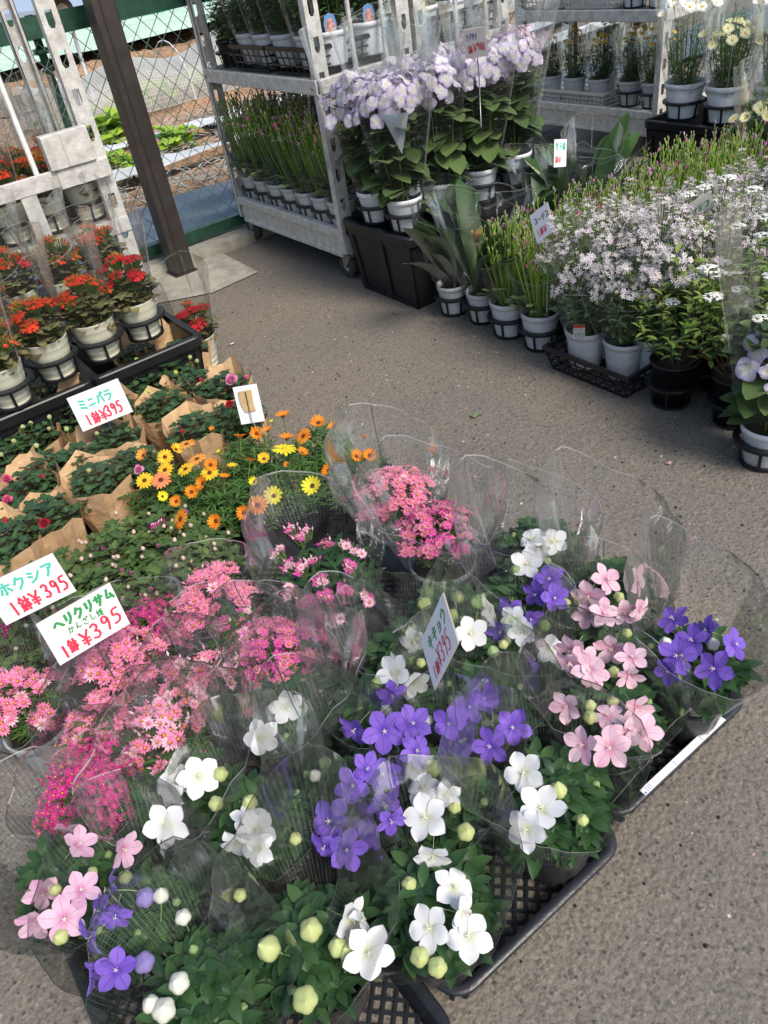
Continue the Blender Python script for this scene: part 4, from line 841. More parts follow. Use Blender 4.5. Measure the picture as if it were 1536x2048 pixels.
for i, (x0, x1, y0, y1, lab, st) in enumerate(((.585, .965, .405, .99, 'dark tray with a white label strip on its rim under the lone violet plant', True), (.195, .575, .375, .96, 'middle dark plastic tray whose rounded front corner holds the cluster of white blossoms', False),
        (-.235, .185, .34, .95, 'left dark plastic tray under the lilac and violet balloon flowers', False), (.595, .965, 1.0, 1.56, 'dark plastic tray under the two grey pots with an empty grid showing', False), (.19, .58, .97, 1.54, 'dark plastic tray hidden under the pink straw flowers beside the empty grid', False))):
    seed_tray(lab, x0, x1, y0, y1, 'dark seed trays on the asphalt', st)
# --- pink straw flowers (little asters) in grey pots and mesh sleeves
def aster(rn, mb, p, d, s, mi, eye):
    n = 13; D = frame(unit(d)); Z = D[:, 1]; X_ = D[:, 0]; Y_ = D[:, 2]; V = []; F = []
    for k in range(n):
        a = 2*math.pi*k/n+rn.uniform(-.1, .1); c = X_*math.cos(a)+Y_*math.sin(a); tn = -X_*math.sin(a)+Y_*math.cos(a); L = s*rn.uniform(.85, 1.1); up = rn.uniform(.02, .28)
        b = len(V); V += [p+c*s*.16, p+c*L*.6+Z*L*up*.5-tn*s*.15, p+c*L+Z*L*up, p+c*L*.6+Z*L*up*.5+tn*s*.15]; F.append((b, b+1, b+2, b+3))
    mb.add(V, F, mi, [(.5, .8)]*len(V)); q = p+Z*s*.12; mb.add([q+X_*s*.24, q+Y_*s*.24, q-X_*s*.24, q-Y_*s*.24, q+Z*s*.16], [(0, 1, 4), (1, 2, 4), (2, 3, 4), (3, 0, 4), (3, 2, 1, 0)], eye)
def aster_cluster(seed, cols, n=8, s=.011, buds=4, R_=.02):
    rn = random.Random(seed); mb = MB(); mats = ['aster_'+c for c in cols]+['aster_eye', 'stem_green']
    for i in range(n+buds):
        a = i*2.4; r_ = R_*math.sqrt((i+.3)/(n+buds)); p = np.array([r_*math.cos(a), r_*math.sin(a), rn.uniform(-.004, .008)-r_*.3]); d = unit(np.array([p[0]*25, p[1]*25, 1])+rdir(rn, 0, .2)*.3)
        ci = rn.randrange(len(cols))
        if i < n: aster(rn, mb, p, d, s*rn.uniform(.85, 1.15), ci, len(cols))
        else: mb.tube([p, p+d*.004, p+d*.009], [.0012, .0026, .0008], 5, ci)
        mb.tube([p-d*.001, p-np.array([p[0]*.6, p[1]*.6, .022])], [.0009, .0009], 3, len(cols)+1, False)
    return mb.mesh('flower_cluster', mats)
HC = {k: [aster_cluster(60+i*5+j, c, n, s_, b_, r_) for j in range(4)] for i, (k, c, n, s_, b_, r_) in enumerate((('magenta', ['magenta'], 9, .0088, 2, .024), ('hot', ['hotpink', 'salmon'], 7, .0115, 4, .024), ('salmon', ['salmon', 'salmon', 'lightpink'], 6, .0135, 4, .027), ('light', ['lightpink', 'salmon'], 5, .0135, 5, .026), ('sparse', ['hotpink', 'lightpink'], 4, .0115, 5, .018)))}
LH = leafT(STRAP, .036, .007, .5, .15); LH2 = leafT(LEAF, .06, .016, .6, .2)
HF = [leafy(80+i, 26, .11, .07, .17, .225, LH, 7, (.6, 1.1), leafm='leaf_daisy', tip=3, lift=(.5, 1.5), zstart=.15) for i in range(3)]; HF2 = [leafy(90, 20, .11, .07, .17, .24, LH2, 5, (.6, 1.1), leafm='leaf_kikyo', tip=3, lift=(.5, 1.6), zstart=.1)]
rh = random.Random(21)
def strawflower(label, px, py, col, ncl=13, Rr=.075, zt=.255, sl=0, fol=None, potm='grey_plastic', cz=.2, sleeve=True, pr=.066, ph=.12, ssc=1):
    c = at(px, py, cz); t = thing('straw_flower', label, 'potted plant', (c[0], c[1], .006), group='pink straw flowers in mesh sleeves'); pot(t, pr, ph, potm)
    obj('foliage', (fol or HF[rh.randrange(3)])[0], t, (0, 0, 0), rh.uniform(0, 6.3))
    for i in range(ncl):
        a = i*2.39996+rh.uniform(-.2, .2); r_ = 1.1*Rr*math.sqrt((i+.4)/ncl); z = zt-.05*(r_/Rr)**2+rh.uniform(-.022, .014)
        obj('flower_cluster', HC[col][rh.randrange(4)], t, mw=orient((r_*math.cos(a), r_*math.sin(a), z), (math.cos(a)*r_*7, math.sin(a)*r_*7-.15, 1), rh.uniform(.9, 1.15), rh.uniform(0, 6.3)))
    if sleeve: obj('plastic_sleeve', HSM[sl % 3], t, (0, 0, 0), rh.uniform(-.5, .5), ssc)
    return t
for a in (('dark magenta straw flower with orange centres at the left, just above the lilac balloon flower', 185, 1580, 'magenta', 18, .078, .27, 3),
 ('pink straw flower cut by the left edge of the picture', 40, 1400, 'salmon', 12, .07, .25, 4), ('salmon pink straw flower full of open stars below the handwritten signs', 240, 1335, 'salmon', 15, .08, .26, 1),
 ('pale pink loose straw flower between the salmon and the hot pink ones', 395, 1370, 'light', 10, .075, .25, 2), ('coral straw flower showing behind the dark magenta plant', 200, 1450, 'salmon', 10, .07, .24, 5),
 ('pale straw flower directly behind the white balloon flowers on the left', 335, 1480, 'light', 11, .07, .25, 0), ('hot pink straw flower rounded like a ball in the middle of the sleeves', 565, 1300, 'hot', 16, .075, .25, 1),
 ('coral straw flower in the tall sleeve left of the sparse green plant', 430, 1200, 'salmon', 14, .072, .26, 3), ('magenta straw flower right beside the longest handwritten sign', 300, 1255, 'magenta', 12, .075, .25, 2),
 ('mauve and pink straw flower tucked behind the hot pink ball', 480, 1270, 'sparse', 8, .06, .24, 5), ('hot pink straw flower seen through the folded sleeve left of the balloon flowers', 560, 1390, 'hot', 9, .06, .22, 0)):
    strawflower(a[0], a[1], a[2], a[3], a[4], a[5], a[6], a[7])
strawflower('tall leafy straw flower with few pink heads in the widest round sleeve', 650, 1150, 'sparse', 11, .085, .265, 3, fol=HF2[0:1][0] if False else HF2[0], ssc=1.12) if False else None
def sparse():
    c = at(655, 1160, .2); t = thing('straw_flower', 'tall leafy straw flower with few pink heads in the widest round sleeve', 'potted plant', (c[0], c[1], .006), group='pink straw flowers in mesh sleeves'); pot(t, .072, .13, 'grey_plastic')
    obj('foliage', HF2[0][0], t, (0, 0, -.02), 0, (1.35, 1.35, 1.15))
    for (px, py) in ((580,1055),(610,1060),(555,1105),(600,1135),(650,1085),(690,1090),(715,1105),(575,1185),(650,1190),(735,1195),(670,1240),(595,1075),(625,1120),(575,1130),(640,1160),(700,1130),(610,1205),(690,1180)):
        p = at(px, py, .27)-np.array([c[0], c[1], .006]); obj('flower_cluster', HC['sparse'][rh.randrange(4)], t, mw=orient(p, (p[0]*5, p[1]*5, 1), .95, rh.uniform(0, 6)))
    obj('plastic_sleeve', KSL[3], t, (0, 0, 0), .4, 1.15)
sparse()
def grey(lab, px, py, col, seed, tagp):
    c = at(px, py, .14); t = thing('straw_flower', lab, 'potted plant', (c[0], c[1], .006), group='pink straw flowers in mesh sleeves'); pot(t, .076, .135, 'grey_plastic')
    obj('foliage', HF[seed][0], t, (0, 0, .01), seed, 1.1)
    for i in range(18):
        a = i*2.4; r_ = .088*math.sqrt((i+.4)/18); obj('flower_cluster', HC[col][i % 4], t, mw=orient((r_*math.cos(a), r_*math.sin(a), .275-.06*(r_/.088)**2+rh.uniform(-.01, .01)), (math.cos(a)*r_*6, math.sin(a)*r_*6, 1), 1, a))
    obj('plastic_sleeve', KSL[seed+2], t, (0, 0, 0), .3, 1.15)
    if tagp:
        q = at(915, 1105, .165)-np.array([c[0], c[1], .006]); ex, ey, n_ = unit(W@np.array([1, -.1, 0])), None, None; ey = unit(W@np.array([-.25, 1, .3])); mb = MB()
        o = q-ex*.018-ey*.028; V = [o, o+ex*.036, o+ex*.036+ey*.056, o+ey*.056]; nn = unit(np.cross(ey, ex)); mb.add(V+[x-nn*.0008 for x in V], [(0, 3, 2, 1), (4, 5, 6, 7), (0, 1, 5, 4), (1, 2, 6, 5), (2, 3, 7, 6), (3, 0, 4, 7)]); tg = obj('plant_tag', mb.mesh('tag', 'tag_paper', False), t)
        mb = MB(); o2 = o+ex*.003+ey*.012+nn*.0006; V = [o2, o2+ex*.03, o2+ex*.03+ey*.04, o2+ey*.04]; mb.add(V, [(0, 3, 2, 1)]); obj('picture', mb.mesh('pic', 'tag_photo_red', False), tg)
grey('magenta-pink straw flower in the front pale grey pot with a picture tag', 885, 1118, 'hot', 0, True); grey('salmon straw flower in the pale grey pot behind the tagged one', 800, 1045, 'salmon', 1, False)

# --- fuchsia
LF = leafT(LEAF, .036, .02, .4, .25)
FF = [leafy(120+i, 44, .09, .11, .15, .2, LF, 5, (.5, 1.1), leafm='leaf_fuchsia', stem='stem_red', tip=6, lift=(.0, .8), zstart=.2) for i in range(2)]
def drop_bud(m_):
    mb = MB(); mb.lathe([(.05, 1), (.25, .85), (.42, .5), (.38, .25), (.15, .02), (0, 0)], 8, (0, 0), 0); mb.tube([(0, 0, 1), (.1, 0, 2.2)], [.05, .04], 4, 1, False); return mb.mesh('bud', [m_, 'stem_red'])
FB = [drop_bud('fuchsia_bud'), drop_bud('fuchsia_purple')]
for (lab, px, py, s) in (('fuchsia with pale hanging buds just behind the coral straw flower sleeve', 390, 1110, 1), ('fuchsia between the kraft paper roses and the two left signs', 250, 1090, 0), ('fuchsia at the back touching the orange daisies', 345, 1050, 1),
                         ('fuchsia under the upper left handwritten sign', 110, 1160, 1), ('fuchsia half hidden beneath the longest sign', 190, 1190, 0), ('fuchsia at the left edge with a flower printed dark label', 30, 1260, 1), ('fuchsia pressed between the magenta straw flower and the coral one', 345, 1170, 0)):
    c = at(px, py, .17); t = thing('fuchsia_plant', lab, 'potted plant', (c[0], c[1], .006), group='fuchsias with drooping buds'); pot(t, .062, .11, 'black_plastic'); obj('foliage', FF[s][0], t, (0, 0, 0), rh.uniform(0, 6))
    for i in range(13):
        a = rh.uniform(0, 6.3); r_ = rh.uniform(.02, .11); obj('bud', FB[1 if rh.random() < .18 else 0], t, mw=orient((r_*math.cos(a), r_*math.sin(a), rh.uniform(.16, .205)), (rh.uniform(-.5, .5), rh.uniform(-.5, .5), 1), .013, a))
def flat_card(px4, z, m_, name, parent=None, lab=None, cat='tag', deco=None):
    Q, nr = fit_rect(px4, z); C_ = np.mean(Q, 0); mb = MB(); V = [q-C_ for q in Q]; mb.add(V+[x-nr*.001 for x in V], [(0, 3, 2, 1), (4, 5, 6, 7), (0, 1, 5, 4), (1, 2, 6, 5), (2, 3, 7, 6), (3, 0, 4, 7)])
    o = obj(name, mb.mesh(name, m_, False), None, C_); tag(o, lab, cat)
    if deco:
        ex = V[1]-V[0]; ey = V[3]-V[0]
        for (gl, x0, x1, y, h, ink) in deco:
            b = MB()
            for i, g in enumerate(gl): strokes2(b, g, V[0]+ex*(x0+(x1-x0)*i/len(gl))+ey*y, ex*(x1-x0)/len(gl)*.85, ey*h, np.linalg.norm(ey)*h*.16, nr)
            obj('lettering', b.mesh('l', ink, False), o)
    return o
flat_card([(296,1041),(326,1027),(331,1044),(301,1058)], .2, 'tag_magenta', 'plant_label', lab='small magenta label poking out between fuchsia and orange daisies', deco=[(['ho','ku','shi','a'], .12, .92, .3, .45, 'ink_white')])
flat_card([(2,1247),(48,1236),(52,1256),(10,1276)], .19, 'tag_magenta', 'plant_label', lab='magenta label with fine white print under the upper left sign', deco=[(['blob']*6, .08, .95, .2, .12, 'ink_white'), (['blob']*6, .08, .95, .45, .12, 'ink_white'), (['blob']*5, .08, .85, .68, .12, 'ink_white')])
o = flat_card([(0,1262),(72,1268),(66,1350),(-4,1345)], .12, 'fuchsia_purple', 'plant_label', lab='dark maroon card printed with white five petalled flowers at the left edge'); mb = MB()
for (cx_, cy_, s_) in ((.66, .18, 1), (.1, .14, .6), (.12, .62, .5), (.5, .62, .5)):
    V0 = np.array(o.data.vertices[0].co); ex = np.array(o.data.vertices[1].co)-V0; ey = np.array(o.data.vertices[3].co)-V0; nr = unit(np.cross(ey, ex)); ux, uy = unit(ex), unit(ey); p0 = V0+ex*cx_+ey*cy_+nr*.0012
    for k in range(5): a = 2*math.pi*k/5+.2; dd = ux*math.cos(a)+uy*math.sin(a); tt = -ux*math.sin(a)+uy*math.cos(a); L = .011*s_; mb.add([p0+dd*L*.15, p0+dd*L*.6-tt*L*.28, p0+dd*L, p0+dd*L*.6+tt*L*.28], [(0, 3, 2, 1)])
obj('printed_flowers', mb.mesh('pf', 'ink_white', False), o)

# --- orange and yellow cape daisies
def daisy(m_, eye, n=14, cup=.15, close=0, wd=.2):
    mb = MB(); T = leafT([(0, .25), (.3, .6), (.65, 1), (.88, .85), (1, .3)], 1, wd*1.5, .3 if cup < .3 else -.3, .12); rn = random.Random(n+int(cup*100)); 
    for k in range(n):
        a = 2*math.pi*k/n; e = cup+rn.uniform(-.06, .08)+.03*(k % 2); c = math.cos(a); s_ = math.sin(a); put(mb, T, (c*.12, s_*.12, 0), (c, s_, e+close), (-c*(e+close), -s_*(e+close), 1), rn.uniform(.82, .95), 0)
    mb.lathe([(.24, -.02), (.23, .06), (.12, .1), (0, .1)], 12, (0, 0), 1); mb.lathe([(.02, -.16), (.2, -.12), (.24, .02)], 10, (0, 0), 2); mb.tube([(0, 0, -.12), (.08, 0, -1.2), (0, 0, -2.3)], [.05, .045, .045], 4, 2, False)
    return mb.mesh('flower', [m_, eye, 'stem_green'])
DZ = {}
for k in ('orange', 'apricot', 'gold', 'coral', 'yellow'):
    DZ[k] = [daisy('daisy_'+k, 'daisy_eye' if k != 'yellow' else 'daisy_eye_yellow', 15, .12), daisy('daisy_'+k, 'daisy_eye', 14, .3), daisy('daisy_'+k, 'daisy_eye', 13, .1, .75), daisy('daisy_'+k, 'daisy_eye', 10, .1, 1.6)]
LD = leafT(OBL, .045, .009, .6, .1)
DF = [leafy(140+i, 26, .09, .095, .16, .225, LD, 8, (.6, 1.1), leafm='leaf_daisy', tip=5, lift=(.4, 1.3), zstart=.1) for i in range(3)]
GP = [('orange daisy pot nearest the straw flowers, apricot heads on its left', 395, 985), ('orange daisy pot in the middle of the daisy patch', 495, 1000), ('orange daisy pot behind, beside the wire sign stick', 500, 920), ('yellow and orange daisy pot on the right of the wire sign stick', 590, 965), ('daisy pot at the back right with open orange heads', 640, 900), ('daisy pot at the right end with two hazy orange heads behind a sleeve', 715, 950), ('daisy pot on the left with the coral head, next to kraft paper', 325, 980)]
GO = []
for i, (lab, px, py) in enumerate(GP):
    c = at(px, py, .18); t = thing('cape_daisy', lab, 'potted plant', (c[0], c[1], .006), group='orange and yellow daisies'); pot(t, .064, .115, 'black_plastic'); obj('foliage', DF[i % 3][0], t, (0, 0, 0), i*1.3); GO.append((t, c, px, py))
a_, g_, o_, y_, c_ = 'apricot', 'gold', 'orange', 'yellow', 'coral'
for (px, py, k, v_, s) in [(287,911,a_,1,1),(373,888,a_,0,1.15),(394,918,a_,0,1.15),(322,960,c_,0,1.15),(330,914,g_,0,1),(330,940,g_,0,1.05),(371,938,g_,0,1.05),(419,946,g_,0,1.05),(289,961,g_,0,1.05),(352,899,g_,1,.85),(421,930,o_,1,.9),(406,967,o_,1,1),(383,984,o_,1,.9),(353,1003,o_,1,.8),(325,993,y_,1,.7),(449,956,o_,2,.8),(465,934,g_,1,.75),(500,923,o_,2,.9),(528,918,g_,1,.85),(480,876,o_,2,1),(513,868,o_,2,1),(536,862,o_,2,.8),(566,833,o_,1,1.1),(637,846,o_,1,1.1),(668,853,o_,2,.9),(607,872,o_,0,1.1),(574,878,o_,1,1.1),(604,906,o_,2,.8),(569,898,y_,0,1.45),(625,972,y_,1,1.25),(548,992,y_,2,1.25),(508,965,y_,3,.8),(657,941,o_,2,.9),(515,1010,o_,0,1.1),(488,1026,o_,1,.9),(432,1042,o_,1,.95),(361,1038,o_,0,1.15),(713,913,o_,1,.9),(739,911,o_,1,.9),(729,876,o_,3,.6),(425,860,o_,3,.55),(440,905,y_,3,.5),(575,930,o_,3,.5),(545,845,y_,3,.5)]:
    z = .262+rh.uniform(-.012, .012); p = at(px, py, z); t, c, _, _ = min(GO, key=lambda q: math.dist((q[1][0], q[1][1]), (p[0], p[1]))); q = p-np.array([c[0], c[1], .006])
    toc = unit(CAMPOS-p); d = unit(toc*(.5 if v_ < 2 else .1)+np.array([0, 0, .7])+np.array([q[0]*3, q[1]*3, 0])+np.array([rh.uniform(-.5, .5), rh.uniform(-.5, .5), 0])); obj('flower', DZ[k][v_], t, mw=orient(q, d, .0215*s, rh.uniform(0, 6)))

# --- miniature roses in kraft paper
def kraft(seed, h=.2, flap=0, r0=.05, r1=.085):
    """folded sheet: few facets with sharp creases, an uneven cut edge and one overlapping lap"""
    rn = random.Random(seed); nt, nz = 17, 4; V = []; F = []; fb = rn.uniform(1.2, 2.6); off = [rn.uniform(-.010, .012) for _ in range(nt+2)]; jag = [rn.uniform(-.07, .09) for _ in range(nt+2)]; tw = rn.uniform(.2, .5)
    for j in range(nz+1):
        for i in range(nt+2):
            a = 2*math.pi*i/nt; top = h*(1+jag[i]+flap*max(0, math.cos(a-fb))**2.5)
            u0 = j/nz; z = .004+top*u0; u = z/h; aa = a+(tw*.12*u if i % 2 else -.12*tw*u)
            r = r0+(r1-r0)*min(1.3, u)+off[i]*u+(.006*u if i >= nt else 0)+rn.uniform(-.0018, .0018)*(j > 0)
            V.append((r*math.cos(aa), r*math.sin(aa), z))
    n1 = nt+2
    for j in range(nz):
        for i in range(nt+1):
            q = (j*n1+i, j*n1+i+1, (j+1)*n1+i+1, (j+1)*n1+i); F += ([(q[0], q[1], q[2]), (q[0], q[2], q[3])] if (i+j) % 2 else [(q[0], q[1], q[3]), (q[1], q[2], q[3])])
    mb = MB(); mb.add(V, F); me = mb.mesh('paper_wrap', 'kraft', False); return me
KP = [kraft(200+i, (.19, .2, .18, .195)[i], .2, r1=.084) for i in range(4)]+[kraft(210+i, .2, .55, r1=.09) for i in range(2)]
LR = leafT(ROUND, .032, .022, .4, .25); RF = [leafy(160+i, 24, .09, .078, .18, .225, LR, 4, (.6, 1.05), leafm='leaf_rose', stem='stem_red', tip=5, lift=(0, .7), zstart=.2) for i in range(4)]
def rose_bud(m_, open_=0):
    mb = MB(); T = leafT(ROUND, 1.1, 1.0, -.5, .35)
    for k in range(5 if not open_ else 22):
        if open_: lay = k/22; a = k*2.4; e = 2.4-2.2*lay; c, s_ = math.cos(a), math.sin(a); put(mb, T, (c*.12, s_*.12, .2*(1-lay)), (c, s_, e), (-c*e, -s_*e, 1), .55+.6*lay)
        else: a = k*1.26; c, s_ = math.cos(a), math.sin(a); put(mb, T, (c*.1, s_*.1, 0), (c*.25, s_*.25, 1), (-c, -s_, .2), 1.0)
    if not open_: mb.lathe([(.15, 0), (.36, .3), (.34, .65), (.15, .95), (0, 1.05)], 8, (0, 0), 0)
    mb.lathe([(.05, -.2), (.25, -.1), (.3, .1), (.1, .2)], 7, (0, 0), 1); mb.tube([(0, 0, -.1), (.1, 0, -1.5), (0, 0, -3)], [.07, .06, .06], 4, 1, False); return mb.mesh('bud', [m_, 'stem_green'])
RB = {k: rose_bud('rose_'+k) for k in ('bud', 'bud_lime', 'red', 'pink')}; RO = {k: rose_bud('rose_'+k, 1) for k in ('pink', 'orchid', 'red')}
RL = ['back row rose behind the others under a tall paper flap', 'back row rose at the right corner with green-white buds', 'rose with a small red bud right of the first sign', 'rose with lime buds behind the first handwritten sign', 'dark leaved rose at the right edge of the paper wraps', 'rose in the centre of the paper wraps right of the first sign',
 'rose with the big orchid pink bloom beside the turned sign', 'rose wrapped under the turned sign with the tan block', 'rose right behind the orange daisies', 'rose in front of the first sign with upright leaves', 'bronze leaved rose below the first sign', 'rose with cream buds at the left end of the first sign',
 'rose at the far left back with pale buds against the black crates', 'rose at the left edge in the second row', 'rose wrapped in printed kraft paper left of centre', 'rose at the left edge with a hot pink bloom', 'rose with dark twiggy leaves below the printed paper', 'rose nearly hidden inside a tall paper fold', 'rose with tiny dark leaves in the folded paper by the daisies', 'rose with round dark leaves and a closed bud on the left',
 'rose at the left edge just above the second sign', 'rose with one red bud standing above the fuchsia', 'rose in the lowest left wrap above the hokushia sign', 'rose filling the gap between the magenta bloom and the daisies']
RP = [(289,732,4),(375,724,4),(350,775,0),(300,800,1),(400,790,2),(335,838,3),(455,800,1),(478,855,2),(395,880,0),(242,850,3),(235,905,1),(172,850,4),(98,802,2),(38,842,0),(75,898,3),(20,935,1),(100,958,2),(172,945,0),(205,985,3),(70,1000,1),(15,1055,2),(105,1055,0),(25,1110,3),(285,950,2)]
RBUDS = [(276,722,'bud_lime'),(354,748,'bud_lime'),(298,786,'bud_lime'),(404,762,'red'),(366,866,'red'),(350,716,'bud'),(380,718,'bud'),(395,725,'bud'),(90,784,'bud'),(126,806,'bud'),(30,815,'bud'),(47,858,'bud'),(62,850,'bud'),(28,846,'bud'),(100,838,'bud'),(100,860,'bud'),(30,885,'bud'),(75,895,'bud'),(135,862,'bud'),(5,912,'bud'),(14,960,'RO_pink'),(15,1002,'RO_pink'),(90,1048,'RO_red'),(277,941,'RO_orchid2'),(462,763,'RO_orchid'),(494,757,'pink'),(460,812,'RO_red'),(12,1045,'red'),(88,955,'red'),(178,945,'bud'),(195,870,'bud'),(222,790,'bud')]
RT = []
for i, ((px, py, kp), lab) in enumerate(zip(RP, RL)):
    lab = lab.replace(' above the hokushia sign', ' behind the second sign'); c = at(px, py, .17); t = thing('miniature_rose', lab, 'potted plant', (c[0], c[1], .006), group='miniature roses wrapped in brown paper'); pot(t, .055, .1, 'black_plastic'); obj('foliage', RF[i % 4][0], t, (0, 0, .012), i*1.7)
    k_ = obj('paper_wrap', KP[kp], t, (0, 0, 0), rh.uniform(-.5, .5), rh.uniform(.97, 1.08)); RT.append((t, c))
    if i == 14:     # printed paper
        mb = MB(); b = unit(CAMPOS-c)*np.array([1, 1, 0]); b = unit(b); sd_ = np.cross([0, 0, 1], b); o = b*.083+np.array([0, 0, .175])-sd_*.035
        for j, g in enumerate('Rose'): strokes2(mb, g, o+sd_*.016*j-np.array([0, 0, .0]), sd_*.016, np.array([0, 0, -.036])-b*.012, .0022, b)
        obj('lettering', mb.mesh('kl', 'ink_dark', False), t)
for (px, py, k) in RBUDS:
    z = .25; p = at(px, py, z); t, c = min(RT, key=lambda q: math.dist((q[1][0], q[1][1]), (p[0], p[1]))); q = p-np.array([c[0], c[1], .006]); d = unit(np.array([q[0]*2+rh.uniform(-.3, .3), q[1]*2+rh.uniform(-.3, .3), 1]))
    if k.startswith('RO_'): obj('flower', RO[k[3:].rstrip('2')], t, mw=orient(q, unit(d+unit(CAMPOS-p)), .02 if k == 'RO_orchid' else .0135, 0))
    else: obj('bud', RB[k], t, mw=orient(q, d, .0125, px))
c = at(40, 835, .17)
# ------------------------------------------------------------------ handwritten signs
T_, R_, G_, V_, D_ = 'ink_teal', 'ink_red', 'ink_green', 'ink_violet', 'ink_dark'
sign('white card reading mini rose and 395 yen standing in the kraft paper roses', [(133,797),(235,755),(266,823),(166,862)], .33,
     [(['mi','ni','ba','ra'], T_, .14, .16, .64, .16, .30, .055), (['1','hachi','Y'], R_, .12, .60, .42, .60, .32, .05), (['3','9','5'], R_, .54, .55, .76, .55, .33, .055)])
sign('white card reading fuchsia and 395 yen, cut by the left edge of the picture', [(-41,1175),(102,1106),(153,1182),(10,1251)], .38,
     [(['ho','ku','shi','a'], T_, .16, .12, .76, .12, .30, .05), (['1','hachi','Y'], R_, .14, .58, .44, .56, .34, .05), (['3','9','5'], R_, .62, .52, .86, .52, .34, .05)])
sign('longest white card with green brush writing and 395 yen beside the magenta straw flower', [(72,1249),(217,1164),(260,1247),(118,1330)], .39,
     [(['he','ri','ku','ri','sa','mu'], G_, .16, .10, .86, .08, .24, .05), (['ka_','n_','za_','si_','hime'], G_, .28, .37, .68, .36, .16, .02), (['1','hachi'], R_, .08, .66, .2, .62, .28, .045), (['Y','3','9','5'], R_, .36, .6, .82, .5, .34, .045)])
sign('diamond shaped tilted white card with green and red writing among violet balloon flowers', [(842,1282),(887,1186),(916,1286),(870,1381)], .42,
     [(['ki','ki','yo','u'], G_, .2, .16, .75, .16, .27, .035), (['1','hachi'], R_, .12, .68, .24, .68, .24, .03), (['Y','3','9','5'], R_, .36, .5, .72, .5, .4, .03)])
t, o, ex, ey, nr = sign('white card turned back to front showing a tan wooden clip on a bent wire', [(465,775),(515,768),(530,842),(485,850)], .33, [])
mb = MB(); q = o+ex*.2+ey*.13+nr*.0008; a_2 = ex*.55; b_2 = ey*.55; V = [q, q+a_2, q+a_2*.93+b_2*.5, q+a_2*.97+b_2, q+a_2*.2+b_2, q+b_2*.55-a_2*.02]; V += [x+nr*.004 for x in V]; mb.add(V, [(0, 5, 4, 3, 2, 1), (6, 7, 8, 9, 10, 11)]+[(i, (i+1) % 6, (i+1) % 6+6, i+6) for i in range(6)]); obj('wooden_clip', mb.mesh('clip', 'tape_tan', False), t)
mb = MB(); q = o+ex*.5+ey*.16+nr*.006; e_ = at(560, 905, .22)-np.array(t.location); mb.tube([q, o+ex*.5+ey*.95+nr*.007, e_, e_-np.array([0, 0, .12])], .0014, 5); obj('bent_wire', mb.mesh('bw2', 'wire'), t)
sign('white card reading hydrangea and 900 yen standing above the hydrangea heads', [(925,60),(971,52),(976,112),(935,116)], .98,
     [(['a','ji','sa','i'], V_, .1, .16, .5, .14, .24, .025), (['hachi','Y'], R_, .14, .55, .36, .5, .3, .025), (['9','0','0'], R_, .56, .46, .8, .5, .3, .025)], .8)
sign('narrow white card with small teal characters among the clivia leaves', [(1109,279),(1133,278),(1132,333),(1107,335)], .5,
     [(['kun','shi_k','ran'], T_, .1, .12, .66, .12, .26, .03), (['hachi','Y'], R_, .1, .6, .35, .6, .25, .03)], .2)
sign('white card partly hidden by green buds in the statice pots', [(1059,432),(1095,403),(1110,461),(1075,486)], .46,
     [(['su','ta','-','su'] if 0 else ['su','-','ti','su'] if 0 else ['su','-','te','su'], D_, .16, .2, .76, .2, .24, .03), (['1','hachi','Y'], R_, .12, .6, .5, .6, .25, .03)], .2)
sign('white card sunk in the pale lilac flowers with thin green writing', [(1358,423),(1422,382),(1430,414),(1372,452)], .47,
     [(['pi','n','te','fu'], G_, .1, .3, .72, .3, .38, .04)], .2)

# ------------------------------------------------------------------ kalanchoes
LKa = leafT(ROUND, .05, .034, .5, .15); KLF = [leafy(300+i, 13, .1, .085, .16, .235, LKa, 7, (.6, 1.15), leafm='leaf_kalanchoe', stem='stem_green', tip=5, lift=(.0, .9), zstart=.02, sr=.003) for i in range(3)]
def kal_cluster(seed, red, nb, s=.0068, R_=.028, frac=.6):
    rn = random.Random(seed); mb = MB()
    for i in range(nb):
        a = i*2.4; r_ = R_*math.sqrt((i+.4)/nb); p = np.array([r_*math.cos(a), r_*math.sin(a), rn.uniform(-.005, .006)-r_*.35]); d = unit(np.array([p[0]*22, p[1]*22, 1]))
        if rn.random() < frac:
            D = frame(d); 
            for k in range(4):
                b = 2*math.pi*k/4+i; c = D[:, 0]*math.cos(b)+D[:, 2]*math.sin(b); tn = np.cross(d, c); mb.add([p, p+c*s*.6-tn*s*.42, p+c*s*1.1+d*s*.1, p+c*s*.6+tn*s*.42], [(0, 1, 2, 3)], 0, [(.5, .7)]*4)
        else: mb.tube([p-d*.004, p+d*.001, p+d*.006], [.0012, .0023, .0009], 5, 1)
        mb.tube([p-d*.003, np.array([0, 0, -.045])+p*.15], [.0009, .0011], 3, 2, False)
    return mb.mesh('flower_cluster', ['kal_'+red, 'kal_bud', 'stem_green'])
KC = {('red', 0): [kal_cluster(310+i, 'red', 34, frac=(.75, .55, .35)[i % 3]) for i in range(3)], ('crimson', 0): [kal_cluster(320+i, 'crimson', 36, frac=.9) for i in range(2)], ('bud', 0): [kal_cluster(330+i, 'red', 30, frac=.12) for i in range(2)]}
CSL = [sleeve_mesh(340+i, .05, .07, (.105, .115, .1)[i], .12, (.40, .43, .38)[i], 'clear', .2, (.2, 1.4, 2.4)[i], .12, 1.05) for i in range(3)]
rkl = random.Random(31)
